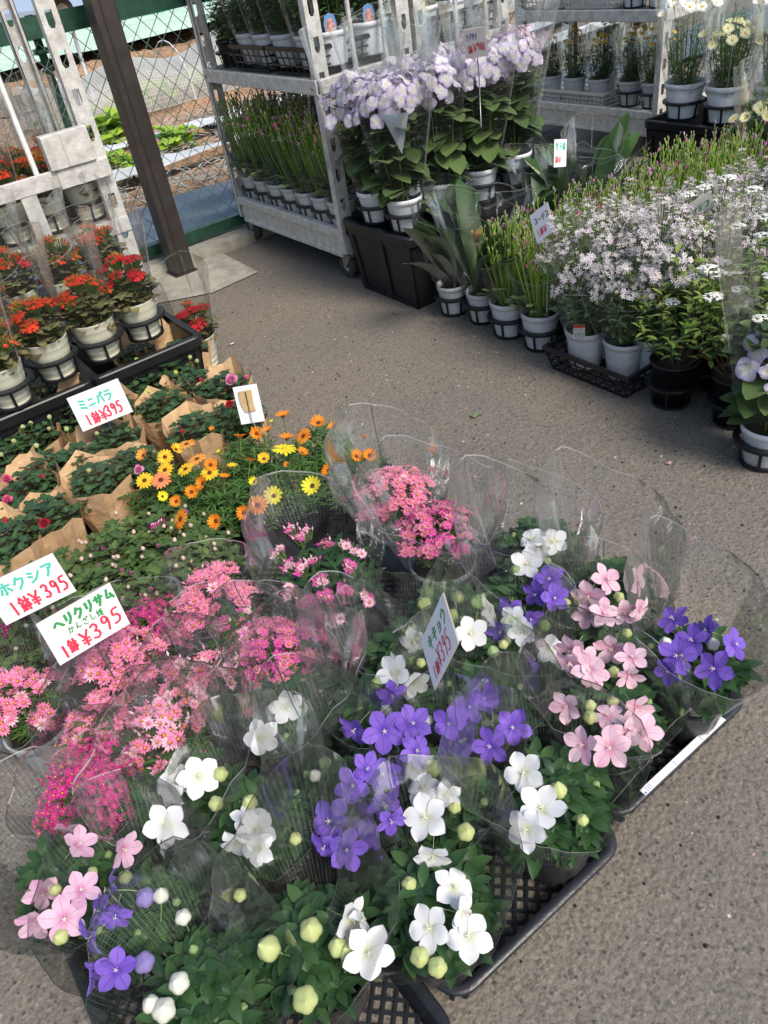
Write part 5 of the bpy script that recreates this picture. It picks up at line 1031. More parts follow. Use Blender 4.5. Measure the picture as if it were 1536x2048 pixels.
def kalanchoe(lab, c, kinds=('red', 'red', 'bud'), ncl=9, hh=.275, sl=None, sc=1, potm='cream_plastic', group='red kalanchoes in cream pots'):
    t = thing('kalanchoe', lab, 'potted plant', c, rkl.uniform(0, 6.3), group=group, sc=sc); pot(t, .07, .13, potm, style='ribbed'); obj('foliage', KLF[rkl.randrange(3)][0], t, (0, 0, 0), 0)
    for i in range(ncl):
        a = i*2.39996+rkl.uniform(-.2, .2); r_ = .085*math.sqrt((i+.3)/ncl); k = kinds[rkl.randrange(len(kinds))]; obj('flower_cluster', KC[(k, 0)][rkl.randrange(len(KC[(k, 0)]))], t, mw=orient((r_*math.cos(a), r_*math.sin(a), hh-.06*(r_/.085)**2+rkl.uniform(-.02, .015)), (math.cos(a)*r_*6, math.sin(a)*r_*6, 1), rkl.uniform(.85, 1.15), a))
    obj('plastic_sleeve', CSL[rkl.randrange(3) if sl is None else sl], t, (0, 0, 0), 0 - t.rotation_euler.z)
    return t
ZK = .31; pk_ = []
for (lab, px, py, kinds) in (('orange-red kalanchoe at the left front with large green leaves, cream pot on the black carrier', 95, 690, ('red', 'red', 'bud')), ('tallest red kalanchoe in the middle of the front carrier', 190, 652, ('red', 'red', 'red', 'bud')), ('red kalanchoe at the right end of the carrier with a crumpled clear sleeve', 276, 612, ('red', 'crimson', 'crimson')),
        ('kalanchoe cut by the left edge in front of the black crates', 0, 745, ('red', 'bud')), ('orange-red kalanchoe in the second row at the left edge', 40, 600, ('red', 'crimson')), ('kalanchoe mostly in bud in the second row behind the tallest one', 130, 575, ('bud', 'bud', 'red')), ('red kalanchoe in the second row just left of the dark post', 215, 545, ('red', 'red', 'bud')), ('crimson kalanchoe at the back left below the grey rack', -15, 645, ('crimson', 'bud'))):
    c = at(px, py-(8 if py > 605 else 14), ZK+.12); c[2] = ZK; c[1] += .035; kalanchoe(lab, c, kinds, sc=.93); pk_.append((c[0], c[1]))
pot_carrier('black six-pot carrier edge under the three cream kalanchoe pots', pk_[0:3], ZK-.002, .063, .07); pot_carrier('black pot carrier corner at the left edge under a cream pot', [pk_[3], (pk_[3][0]-.13, pk_[3][1]+.05)], ZK-.002, .063, .07); pot_carrier('black carrier in the second kalanchoe row', pk_[4:7], ZK-.002, .063, .07)
for i, (x0, x1) in enumerate(((.44, .79), (.07, .42), (-.30, .05))): crate(('black crate at the right end below the kalanchoes', 'black crate in the middle below the kalanchoes', 'black crate at the left edge below the kalanchoes')[i], x0, x1, 2.25, 2.72, .3)
c = at(392, 665, .14); c[2] = .006; kalanchoe('small crimson kalanchoe standing alone on the asphalt right of the black crates', c, ('crimson',), 7, .26, 2, .95)

# ------------------------------------------------------------------ grey racks and what stands on them
trolley('grey metal flower trolley on casters in the middle with purple statice on its lower deck', 1.72, 2.19, 2.80, 3.76, [.79, 1.35], slats=(.38, .70))
trolley('grey metal flower trolley behind the hydrangeas, right of the middle trolley', 2.215, 2.72, 2.80, 3.76, [.79, 1.35], slats=(.4, .72))
trolley('worn white trolley with yellow flowers on its lower deck at the back right', 3.70, 4.2, 2.74, 3.75, [.68, 1.25], deck=.21)
# left rack seen end on
def left_rack():
    x1, y0 = .93, 3.02; t = thing('flower_trolley', 'grey metal rack at the left edge holding red kalanchoes behind a guard rail', 'trolley', (x1, y0, 0))
    for (px_, py_, wx, dy) in ((0, 0, -.062, .03), (0, .5, -.06, -.03), (-.95, 0, .06, .03), (-.95, .5, .06, -.03)):
        mb = MB(); slotted_post(mb, px_, py_, .13, 1.75, wx, dy); obj('post', mb.mesh('lp', 'aluminium', False), t)
    for z, nm in ((.50, 'shelf'), (.21, 'deck_frame')):
        mb = MB(); mb.box((-.95, -.006, z-.05), (0.0, .02, z)); mb.box((-.95, .48, z-.05), (0, .506, z)); mb.box((-.02, .02, z-.05), (0, .48, z)); o_ = obj(nm, mb.mesh('ls', 'aluminium', False), t); mb = MB(); mb.box((-.94, .02, z-.012), (-.02, .48, z-.002)); obj('shelf_board', mb.mesh('lsb', 'deck_board', False), o_)
    mb = MB(); mb.box((-.93, -.030, .665), (-.01, -.010, .72)); mb.box((-.20, -.034, .655), (-.01, -.030, .715)); o_ = obj('guard_rail', mb.mesh('gr', 'aluminium', False), t); bv = o_.modifiers.new('bevel', 'BEVEL'); bv.width = .004
    mb = MB(); mb.box((-.215, -.045, .72), (-.05, -.004, .83)); mb.box((-.150, -.048, .722), (-.144, -.045, .828)); mb.box((-.215, -.048, .722), (-.195, -.045, .828)); o_ = obj('latch_box', mb.mesh('lb', 'aluminium', False), t); bv = o_.modifiers.new('bevel', 'BEVEL'); bv.width = .003
    for xx in (-.262, -.75):
        mb = MB(); mb.tube([(xx, -.022, .72), (xx, -.022, 1.7)], .0095, 8); obj('side_bar', mb.mesh('lbar', 'aluminium'), t)
    mb = MB(); mb.box((-.345, -.027, .2), (-.29, -.007, .665)); obj('stub_post', mb.mesh('stub', 'aluminium', False), t)
    for (cx_, cy_) in ((-.06, .05), (-.9, .05), (-.06, .45), (-.9, .45)):
        mb = MB(); mb.tube([(cx_-.012, cy_, .058), (cx_+.012, cy_, .058)], .055, 18); mb.box((cx_-.03, cy_-.03, .105), (cx_+.03, cy_+.03, .16)); obj('caster', mb.mesh('lc', 'rubber'), t)
left_rack()
lr = []
for i, (x, y) in enumerate(((.83, 3.13), (.69, 3.13), (.55, 3.14), (.41, 3.13), (.80, 3.29), (.65, 3.29), (.50, 3.3))):
    lr.append((x, y)); kalanchoe(('crimson kalanchoe on the left rack beside the slotted post', 'orange-red kalanchoe on the left rack above the latch box', 'red kalanchoe on the left rack left of the thin bar', 'kalanchoe on the left rack cut by the picture edge', 'back row crimson kalanchoe on the left rack near the post', 'back row kalanchoe in the middle of the left rack', 'back row kalanchoe at the left of the left rack')[i], (x, y, .505), (('crimson',), ('red', 'red', 'bud'), ('red', 'bud'), ('red',), ('crimson', 'red'), ('red',), ('red',))[i])
pot_carrier('black carrier behind the guard rail of the left rack', lr[0:4], .503, .063, .07); pot_carrier('rear black carrier on the left rack', lr[4:7], .503, .063, .07)

# statice: bundles of green stems with papery tips
LS = leafT(OBL, .09, .026, .7, .15, .3)
def statice(seed, n=32, h0=.3, h1=.42, pink=.25):
    rn = random.Random(seed); a = MB(); b = MB(); tips = b
    for i in range(24):
        q = rn.uniform(0, 6.3); put(a, LS, (.02*math.cos(q), .02*math.sin(q), .1+rn.uniform(0, .04)), (math.cos(q), math.sin(q), rn.uniform(.7, 2.2)), (-math.cos(q), -math.sin(q), .6), rn.uniform(.7, 1.15))
    for i in range(n):
        q = i*2.4; r_ = .062*math.sqrt((i+.5)/n); h = rn.uniform(h0, h1)*(1-.12*(r_/.062)); p0 = np.array([r_*.4*math.cos(q), r_*.4*math.sin(q), .1]); p1 = np.array([r_*1.35*math.cos(q)+rn.uniform(-.01, .01), r_*1.35*math.sin(q)+rn.uniform(-.01, .01), h]); md = (p0+p1)/2+np.array([rn.uniform(-.008, .008), rn.uniform(-.008, .008), 0])
        b.tube([p0, md, p1], [.0026, .0028, .0017], 4, 0, False)
        for k in range(4):
            u = rn.uniform(.45, .95); pp = md*(1-u)+p1*u; d = unit(np.array([rn.uniform(-1, 1), rn.uniform(-1, 1), 2.2])); L = rn.uniform(.015, .035); b.tube([pp, pp+d*L], [.0019, .0013], 3, 0, False); pz = pp+d*L
            mi = 0 if rn.random() > pink else (1 if rn.random() < .6 else 2); sz = .0032 if mi == 0 else .006
            tips.tube([pz-d*.001, pz+d*sz, pz+d*sz*1.9], [.0011, sz*.8, sz*.5], 5, mi+1)
        mi = 0 if rn.random() > pink else 1; tips.tube([p1, p1+np.array([0, 0, .005]), p1+np.array([0, 0, .009])], [.0016, .0045 if mi else .0034, .002], 5, mi+1)
    return a.mesh('foliage', 'leaf_grey'), b.mesh('flowering_stems', ['stem_statice', 'statice_tip', 'statice_pink', 'statice_mauve'])
SM = [statice(400+i, pink=(.1, .35, .2)[i]) for i in range(3)]
SSL = [sleeve_mesh(410+i, .048, .064, .088, .12, (.27, .29)[i], 'clear', .15, (.4, 1.9)[i], .12, 1.05) for i in range(2)]
rs = random.Random(41)
ORD = ['first', 'second', 'third', 'fourth', 'fifth', 'sixth', 'seventh', 'eighth', 'ninth', 'tenth']
def statice_pot(lab, c, group, sc=1):
    t = thing('statice_plant', lab, 'potted plant', c, rs.uniform(0, 6.3), group=group, sc=sc); pot(t, .061 if sc < 1.15 else .054, .12 if sc < 1.15 else .1); a, b = SM[rs.randrange(3)]
    obj('foliage', a, t); obj('flowering_stems', b, t); obj('plastic_sleeve', SSL[rs.randrange(2)], t, (0, 0, 0), 0)
for i in range(7):
    y = 3.66-i*.128
    statice_pot(ORD[i]+' statice pot from the left in the front row of the middle trolley deck', (1.80, y, .21), 'statice on the trolley deck', 1.2); statice_pot(ORD[i]+' statice pot from the left in the rear row of the middle trolley deck', (1.945, y+.01, .21), 'statice on the trolley deck', 1.2)
for i in range(3):
    ys = [3.66-(2*i+k)*.128 for k in range(2 if i < 2 else 3)]; pot_carrier(('left', 'middle', 'right')[i]+' black pot carrier on the lower deck of the middle trolley', [(1.80, y) for y in ys]+[(1.945, y+.01) for y in ys], .208, .058, .07)

# leafy pots on the upper shelves
LG = leafT(OBL, .05, .02, .6, .2, .2); UF = [leafy(420+i, 30, .11, .07, .2, .33, LG, 7, (.6, 1.1), leafm=('leaf_grey', 'leaf_daisy')[i], tip=4, lift=(.2, 1.2), zstart=.05) for i in range(2)]
USL = sleeve_mesh(430, .05, .072, .125, .11, .4, 'clear', .2, .4, .12, 1.05)
def leafy_pot(lab, c, m_='white_plastic', v_=0, sl=True, tagc=None, r=.066, sc=1, group='leafy pots on the upper shelves'):
    t = thing('leafy_plant', lab, 'potted plant', c, 0, group=group, sc=sc); pot(t, r, .115, m_); obj('foliage', UF[v_][0], t, (0, 0, 0), rs.uniform(0, 6))
    if sl: obj('plastic_sleeve', USL, t, (0, 0, 0), rs.uniform(-.3, .3))
    if tagc:
        d = np.array([-.45, -.9, 0]); sd_ = np.array([.9, -.45, 0]); mb = MB(); pts = [(-.02, .0), (.02, .0), (.024, .035), (.018, .06), (0, .07), (-.018, .06), (-.024, .035)]; o_ = d*.068+np.array([0, 0, .105]); V = [o_+sd_*a+np.array([0, 0, b]) for a, b in pts]; n_ = len(V); V += [x+d*.0012 for x in V]
        mb.add(V, [tuple(range(n_)), tuple(range(2*n_-1, n_-1, -1))]); tg = obj('plant_tag', mb.mesh('utag', 'tag_blue', False), t); mb = MB(); mb.add([o_+d*.0016+sd_*a*.75+np.array([0, 0, b*.7+.004]) for a, b in pts], [tuple(range(n_-1, -1, -1))]); obj('picture', mb.mesh('upic', tagc, False), tg)
    return t
UZ = .798
for i, y in enumerate((3.13, 2.95)): leafy_pot(('white pot of feathery green leaves in the left upper basket, right pot', 'white pot of feathery green leaves nearest the front trolley post')[i], (1.82, y, UZ+.02), v_=0)
for i, y in enumerate((3.42, 3.28)): leafy_pot(('white pot in the far left basket, upper shelf of the middle trolley', 'second white pot of the left basket, upper shelf of the middle trolley')[i], (1.82, y, UZ+.02), v_=0)
for i, (x, y) in enumerate(((1.97, 3.42), (1.97, 3.2), (1.97, 2.96), (2.08, 2.9))): leafy_pot('rear white pot number '[:9]+' on the upper shelf behind '+('the far left basket pot', 'the second basket pot', 'the pot by the front post', 'the tagged pot of the middle trolley')[i], (x, y, UZ+.02), v_=0)
leafy_pot('small black pot of grey green leaves at the left end of the upper shelf', (1.82, 3.66, UZ), 'black_plastic', 0, False, r=.055, sc=.9); leafy_pot('second small black pot beside the slotted post on the upper shelf', (1.83, 3.55, UZ), 'black_plastic', 0, False, r=.055, sc=.9)
pot_carrier('black carrier with black pots at the left end of the upper shelf', [(1.82, 3.66), (1.83, 3.55)], UZ, .046, .06)
basket('black lattice basket on the upper shelf, left one', 1.745, 2.17, 3.2, 3.49, UZ, .10); basket('black lattice basket on the upper shelf next to the front post', 1.745, 2.17, 2.84, 3.17, UZ, .10)
for i, (x, tg) in enumerate(((1.87, 'tag_photo_red'), (2.05, 'tag_photo_red'))): leafy_pot(('tagged leafy white pot right of the front trolley post', 'tagged leafy white pot beside the centre slotted posts')[i], (x, 2.89, UZ+.022), v_=1, sl=False, tagc=tg, r=.075)
for i, (x, tg) in enumerate(((2.33, None), (2.48, 'tag_photo_red'), (2.63, None))): leafy_pot(('leafy white pot just right of the centre slotted posts', 'tagged leafy white pot in the middle of the second trolley shelf', 'leafy white pot at the right end of the second trolley shelf')[i], (x, 2.90, UZ+.022), v_=1, sl=False, tagc=tg, r=.07)
basket('black lattice basket on the second trolley behind the hydrangea sign', 2.25, 2.69, 2.83, 3.2, UZ, .10, nv=11)

# ------------------------------------------------------------------ hydrangeas on black crates
LY = leafT(ROUND, .125, .085, .5, .22); HYF = [leafy(440+i, 6, .1, .07, .34, .41, LY, 6, (.6, 1.1), leafm='leaf_hydrangea', stem='stem_green', tip=4, lift=(-.2, .6), zstart=.08, sr=.0028) for i in range(3)]
def hyd_flower(seed, m_, n=18, R_=.095):
    rn = random.Random(seed); mb = MB(); T = leafT(ROUND, .030, .033, .6, .15)
    for i in range(n):
        a = i*2.4; r_ = R_*math.sqrt((i+.5)/n); p = np.array([r_*math.cos(a), r_*math.sin(a), .045*(1-(r_/R_)**2)+rn.uniform(-.016, .016)]); d = unit(np.array([p[0]*14+rn.uniform(-.7, .7), p[1]*14+rn.uniform(-.7, .7), 1])); D = frame(d); s = rn.uniform(.75, 1.15)
        for k in range(4): b = math.pi/2*k+i; c = D[:, 0]*math.cos(b)+D[:, 2]*math.sin(b); put(mb, T, p, c+d*.25, d, s)
        mb.tube([p, p+d*.003], [.0018, .0012], 5, 1); mb.tube([p, np.array([0, 0, -.05])], .0011, 3, 2, False)
    for i in range(40):
        a = rn.uniform(0, 6.3); r_ = rn.uniform(0, .03); p = np.array([r_*math.cos(a), r_*math.sin(a), .012+rn.uniform(0, .01)]); mb.tube([p, p+np.array([0, 0, .004])], [.0022, .0012], 4, 2)
    return mb.mesh('flower_head', [m_, 'star_eye', 'stem_green'])
HH_ = [hyd_flower(450+i, 'hydrangea_petal') for i in range(3)]+[hyd_flower(455, 'hydrangea_pink', 14)]
HSL = [sleeve_mesh(460+i, .052, .07, (.15, .165)[i], .13, (.6, .64)[i], 'clear', .22, (.5, 2.1)[i], .06, 1.05) for i in range(2)]
rhy = random.Random(51)
def hydrangea(lab, c, heads, sc=1, group='hydrangeas in clear sleeves'):
    t = thing('hydrangea', lab, 'potted plant', c, 0, group=group, sc=sc); pot(t, .07, .12, 'white_plastic'); obj('foliage', HYF[rhy.randrange(3)][0], t, (0, 0, 0), rhy.uniform(0, 6))
    for (x, y, z, k) in heads: obj('flower_head', HH_[k], t, mw=orient((x, y, z), (x*5-.3, y*5-.5, 1), 1, rhy.uniform(0, 6)))
    obj('plastic_sleeve', HSL[rhy.randrange(2)], t, (0, 0, 0), rhy.uniform(-.4, .4)); return t
hz_p = [(1.765, 2.585), (1.765, 2.40), (1.95, 2.60), (1.96, 2.41), (2.14, 2.60), (2.15, 2.40), (2.34, 2.60), (2.36, 2.42), (2.55, 2.6)]
hl = ['hydrangea at the left front corner above the black crate', 'hydrangea with a blue-tinted label showing through its sleeve', 'hydrangea in the second row behind the left corner one', 'hydrangea with large white-lilac heads below the hydrangea sign', 'hydrangea in the middle of the back row', 'hydrangea with single lilac florets over dark leaves right of the sign', 'pink-tinged hydrangea at the back right', 'hydrangea in the tallest sleeve at the right end of the front row', 'hydrangea at the right back beside the white trolley']
for i, ((x, y), lab) in enumerate(zip(hz_p, hl)):
    k = 3 if i in (6, 8) else rhy.randrange(3); hs = [(-.02, -.02, .47, k), (.06, .03, .44, rhy.randrange(3))]+([(-.06, .05, .43, rhy.randrange(3))] if i != 5 else [])
    hydrangea(lab, (x, y, .305), hs)
c = hz_p[1]; mb = MB(); mb.add([(-.045, 0, .42), (.05, -.0, .42), (.012, -.004, .29)], [(0, 1, 2)]); mb.add([(-.045, .001, .42), (.05, .001, .42), (.012, -.003, .29)], [(2, 1, 0)])
hyo = [o_ for o_ in bpy.data.objects if o_.get('label') == hl[1]][0]; q = obj('printed_corner', mb.mesh('pc', 'film_print', False), hyo, (-.06, -.085, 0), R(-50))
for i, (x0, x1) in enumerate(((1.70, 2.06), (2.08, 2.44), (2.46, 2.82))):
    crate(('large black crate at the corner under the hydrangeas', 'black crate under the middle hydrangeas', 'black crate under the right hydrangeas')[i], x0, x1, 2.31, 2.74, .3, group='black crates under the hydrangeas')
    ps = [p for p in hz_p if x0-.02 < p[0] < x1+.02]; pot_carrier(('corner', 'middle', 'right')[i]+' black carrier on the crates under the hydrangea pots', ps, .303, .062, .07)
c = at(1525, 855, .12); c[0] += .03; hydrangea('single hydrangea with a violet bloom at the right edge in front', (c[0], c[1], .006), [(-.03, .0, .33, 0), (.06, .03, .3, 1)], .95); pot_carrier('black carrier with white pot at the right edge in front', [(c[0], c[1]), (c[0]+.15, c[1])], .004, .064, .075)

# ------------------------------------------------------------------ clivias
LC = leafT(STRAP, .40, .075, .5, .2); 
def clivia(seed, flower):
    rn = random.Random(seed); mb = MB()
    for k in range(14):
        side = 1 if k % 2 else -1; e = .9+.22*(k//2)+rn.uniform(-.1, .1); d = np.array([side*.62, rn.uniform(-.3, .3), e]); put(mb, LC, (side*.008, 0, .1), d, (-side*1.0, 0, .7), rn.uniform(.75, 1.1))
    f = None
    if flower:
        f = MB(); f.tube([(0, 0, .1), (.01, .0, .3)], [.008, .007], 6, 1); T = leafT(OBL, .045, .02, -.3, .3)
        for i in range(24): a = rn.uniform(0, 6.3); put(f, T, (.01, 0, .29), (math.cos(a), math.sin(a), rn.uniform(1.0, 3)), (-math.cos(a), -math.sin(a), 1), rn.uniform(.7, 1.1))
        f = f.mesh('flower_head', ['clivia_flower', 'stem_green'])
    return mb.mesh('foliage', 'leaf_clivia'), f
CSV = sleeve_mesh(470, .046, .06, .17, .11, .42, 'clear', .35, .5, .1, 1.05)
for i, (lab, x, y, fl, rz) in enumerate((('clivia with broad dark strap leaves at the front beside the black crate', 1.80, 2.205, 0, .5), ('clivia with an orange-yellow bud head, second from the crate', 1.82, 2.06, 1, 1.2), ('clivia behind the two front ones', 1.98, 2.16, 0, 2.4), ('clivia near the narrow card', 2.28, 2.17, 0, .9), ('clivia right of the narrow card with upright leaves', 2.46, 2.13, 0, 1.9), ('clivia farthest back with a long pale leaf', 2.62, 2.24, 0, .2))):
    f_, h_ = clivia(480+i, fl); t = thing('clivia_plant', lab, 'potted plant', (x, y, .006), rz, group='clivias in clear sleeves'); pot(t, .058, .115); obj('foliage', f_, t); 
    if h_: obj('flower_head', h_, t)
    obj('plastic_sleeve', CSV, t)
    if i == 1:
        mb = MB(); mb.box((-.02, -.001, .09), (.02, .001, .15)); tg = obj('plant_tag', mb.mesh('ct', 'tag_photo_red', False), t, (-.035, -.03, 0), R(-60)-rz)
pot_carrier('black carrier under the two front clivia pots', [(1.80, 2.205), (1.82, 2.06)], .004, .054, .075)

# statice in the right-hand row
k = 0
for i in range(9):
    for j in range(2 if i else 2):
        x = 1.80+i*.15; y = (1.90, 1.745)[j]+(.0 if i % 2 == 0 else .012)
        statice_pot(ORD[i]+' statice pot from the aisle in the '+('rear' if j == 0 else 'front')+' row beside the pale lilac flowers', (x, y, .006), 'statice in the right hand row', 1.08)
    if i % 2 == 0: pot_carrier(ORD[i//2]+' black carrier from the aisle under the floor statice', [(1.80+i*.15, 1.90), (1.80+i*.15, 1.745), (1.95+i*.15, 1.912), (1.95+i*.15, 1.757)][:4 if i < 8 else 2], .004, .06, .075)

# ------------------------------------------------------------------ pale lilac star flowers
def starm(seed, n=950):
    rn = random.Random(seed); mb = MB(); R_ = .125
    SPK = []
    for k in range(34):
        a = k*2.39996+rn.uniform(-.2, .2); e = math.asin(min(1, max(-.2, -.2+1.2*(k+.5)/34))); SPK.append((np.array([math.cos(a)*math.cos(e), math.sin(a)*math.cos(e), math.sin(e)]), rn.uniform(.85, 1.22)))
    for k, (dd, L) in enumerate(SPK): q = np.array([R_*L*dd[0], R_*L*dd[1], .30+.15*L*dd[2]]); mb.tube([q, q*np.array([.45, .45, .8])], [.0009, .0012], 3, 3, False)
    for i in range(n):
        dd, L = SPK[i % 34]; rr = L*(1-.42*rn.random()**1.3); a = rn.uniform(0, 6.28); w_ = .03*(1.15-rr/1.3); p = np.array([R_*rr*dd[0], R_*rr*dd[1], .30+.15*rr*dd[2]])+rdir(rn, -1, 1)*w_; d = unit(dd+np.array([0, 0, .35])+rdir(rn, -.5, .5)*.55)
        D = frame(d); s = rn.uniform(.0058, .0088); mi = 0 if rn.random() < .6 else 1
        for k in range(5):
            b = 2*math.pi*k/5+i; c = D[:, 0]*math.cos(b)+D[:, 2]*math.sin(b); tn = np.cross(d, c); mb.add([p, p+c*s*.6-tn*s*.2, p+c*s+d*s*.25, p+c*s*.6+tn*s*.2], [(0, 1, 2, 3)], mi)
        mb.tube([p, p+d*.0015], [.0016, .0012], 4, 2)
        if i % 2: mb.tube([p, p*np.array([.75, .75, .9])], [.0008, .0008], 3, 3, False)
    return mb.mesh('blossoms', ['star_white', 'star_lilac', 'star_eye', 'leaf_grey'])
STM = [starm(500+i) for i in range(4)]; STF = [leafy(510, 22, .1, .075, .2, .33, LG, 6, (.5, .95), leafm='leaf_grey', tip=3, lift=(.1, 1), zstart=.1)[0]]
STS = sleeve_mesh(515, .05, .07, .11, .12, .26, 'clear', .1, .4, .1, 1.05)
rt_ = random.Random(61)
def starp(lab, x, y, z=.02, sl=True, sc=1):
    t = thing('star_flower_plant', lab, 'potted plant', (x, y, z), rt_.uniform(0, 6.3), group='pale lilac star flowers', sc=sc); pot(t, .068, .13, 'white_plastic'); obj('foliage', STF[0], t); obj('blossoms', STM[rt_.randrange(4)], t, (0, 0, -.01), 0, rt_.uniform(1.04, 1.18))
    if sl: obj('plastic_sleeve', STS, t)
    return t
t = starp('pale lilac star flower at the aisle corner with a red and white tag', 1.775, 1.52)
px4 = [(1142,650),(1176,646),(1175,678),(1140,682)]; c4 = at(1158, 664, .165)-np.array([1.775, 1.52, .02]); rz = -t.rotation_euler.z; Rm = Matrix.Rotation(rz, 3, 'Z'); b = unit((CAMPOS-np.array([1.775, 1.52, 0]))*np.array([1, 1, .0])); sd_ = np.cross([0, 0, 1], b); up_ = unit(np.array([0, 0, 1.])+b*-.15)
def card(o_, ex, ey, m_, off, nm, par): V = [o_+b*off, o_+ex+b*off, o_+ex+ey+b*off, o_+ey+b*off]; V += [x-b*.0008 for x in V]; V = [np.array(Rm@Vector(x)) for x in V]; mb = MB(); mb.add(V, [(0, 1, 2, 3), (7, 6, 5, 4), (0, 4, 5, 1), (1, 5, 6, 2), (2, 6, 7, 3), (3, 7, 4, 0)]); return obj(nm, mb.mesh(nm, m_, False), par)
q = c4-sd_*.018-up_*.02; tg = card(q, sd_*.036, up_*.044, 'tag_paper', .0, 'plant_tag', t); card(q+up_*.033, sd_*.036, up_*.011, 'tag_red', .001, 'header', tg); card(q+up_*.002+sd_*.002, sd_*.032, up_*.016, 'tag_photo', .001, 'picture', tg)
mb = MB(); 
for i, g in enumerate(('u', 'i', 'n', 'te', 'i', '-')): strokes2(mb, g, q+sd_*(.003+.0052*i)+up_*.031+b*.0012, sd_*.0045, -up_*.008, .0008, b)
mb.v = [np.array([np.array(Rm@Vector(x)) for x in V]) for V in mb.v]; obj('lettering', mb.mesh('tl', 'tag_magenta', False), tg)
lst = []
for i in range(6):
    for j in range(3):
        if i == 0 and j == 0: continue
        lst.append((1.775+i*.15+(.02 if j == 1 else 0), (1.52, 1.385, 1.25)[j]-(.0 if i else .0), i, j))
for (x, y, i, j) in lst: 
    if j == 2 and i < 2: continue
    starp(ORD[i]+' pale lilac star flower from the aisle in the '+('rear', 'middle', 'front')[j]+' row', x, y, .02, i < 2, 1-.015*i+rt_.uniform(-.07, .05))
basket('black lattice tray on the asphalt holding the first pale lilac star flowers', 1.69, 2.1, 1.285, 1.62, .002, .085, nv=10)
starp('pale lilac star flower in a white pot touching the spirea sprigs', 1.86, 1.33)

# ------------------------------------------------------------------ spireas
LSp = leafT(LEAF, .032, .011, .5, .2)
def spirea(seed, light):
    rn = random.Random(seed); mb = MB(); fl = MB(); tw = MB(); tips = []
    for s in range(24):
        a = s*2.4+rn.uniform(-.3, .3); rr = .15*math.sqrt((s+.5)/24); h = rn.uniform(.2, .38)-.5*rr+.03; p0 = np.array([.3*rr*math.cos(a), .3*rr*math.sin(a), .12]); p1 = np.array([rr*math.cos(a), rr*math.sin(a), h+.04]); md = (p0+p1)/2+np.array([math.cos(a), math.sin(a), .6])*.02
        tw.tube([p0, md, p1], [.0018, .0014, .0009], 4, 0, False)
        for k in range(16):
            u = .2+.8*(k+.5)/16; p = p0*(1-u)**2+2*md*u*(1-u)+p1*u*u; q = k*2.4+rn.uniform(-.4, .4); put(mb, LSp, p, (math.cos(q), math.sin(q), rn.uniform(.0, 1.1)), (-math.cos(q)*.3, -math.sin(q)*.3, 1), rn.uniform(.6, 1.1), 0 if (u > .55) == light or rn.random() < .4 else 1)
        if rn.random() < .34:
            tips.append(p1)
    return mb.mesh('foliage', ['leaf_spirea', 'leaf_spirea_dark']), tw.mesh('twigs', 'twig'), tips
def sp_head():
    rn = random.Random(5); fl = MB()
    for i in range(50): b = rn.uniform(0, 6.3); r_ = .018*math.sqrt(rn.random()); q = np.array([r_*math.cos(b), r_*math.sin(b), .008-r_*.35]); a5 = [q+.0034*np.array([math.cos(b+k*1.2566), math.sin(b+k*1.2566), .25*(k % 2)]) for k in range(5)]; fl.add(a5+[q+np.array([0, 0, .0012]), q*np.array([.3, .3, 1])-np.array([0, 0, .014])], [(0, 1, 5), (1, 2, 5), (2, 3, 5), (3, 4, 5), (4, 0, 5), (0, 6, 2)])
    return fl.mesh('flower_cluster', 'spirea_flower')
SPH = sp_head()
SP = [spirea(520+i, True) for i in range(4)]; rp_ = random.Random(71)
spp = [(1.775, 1.19), (1.80, 1.0), (1.93, 1.13), (1.96, .97), (2.10, 1.15), (2.12, .98), (2.28, 1.12), (2.3, .95), (2.08, .83), (2.26, .80), (1.98, 1.27), (2.16, 1.28)]
spl = ['spirea in a small black pot beside the lattice tray', 'spirea in a black pot at the front with trailing sprigs', 'spirea in the second row between the two front ones', 'spirea behind the front pot near the right edge', 'spirea in the third row with white flower heads', 'spirea in the middle of the bushes on the right', 'spirea at the back of the group against the lilac flowers', 'spirea at the right picture edge, back row', 'spirea right of the front pot', 'spirea at the right picture edge, front row', 'tall yellow-green spirea rising against the lilac flowers', 'light green spirea at the back near the right edge']
for i, ((x, y), lab) in enumerate(zip(spp, spl)):
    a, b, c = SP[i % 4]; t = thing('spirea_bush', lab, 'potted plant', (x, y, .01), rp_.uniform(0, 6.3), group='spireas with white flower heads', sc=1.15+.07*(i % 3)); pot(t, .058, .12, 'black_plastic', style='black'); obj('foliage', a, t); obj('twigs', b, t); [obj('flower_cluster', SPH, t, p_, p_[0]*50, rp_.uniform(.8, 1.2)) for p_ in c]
pot_carrier('black carrier along the aisle under the front spirea pots', spp[0:2]+spp[2:4], .004, .06, .075)

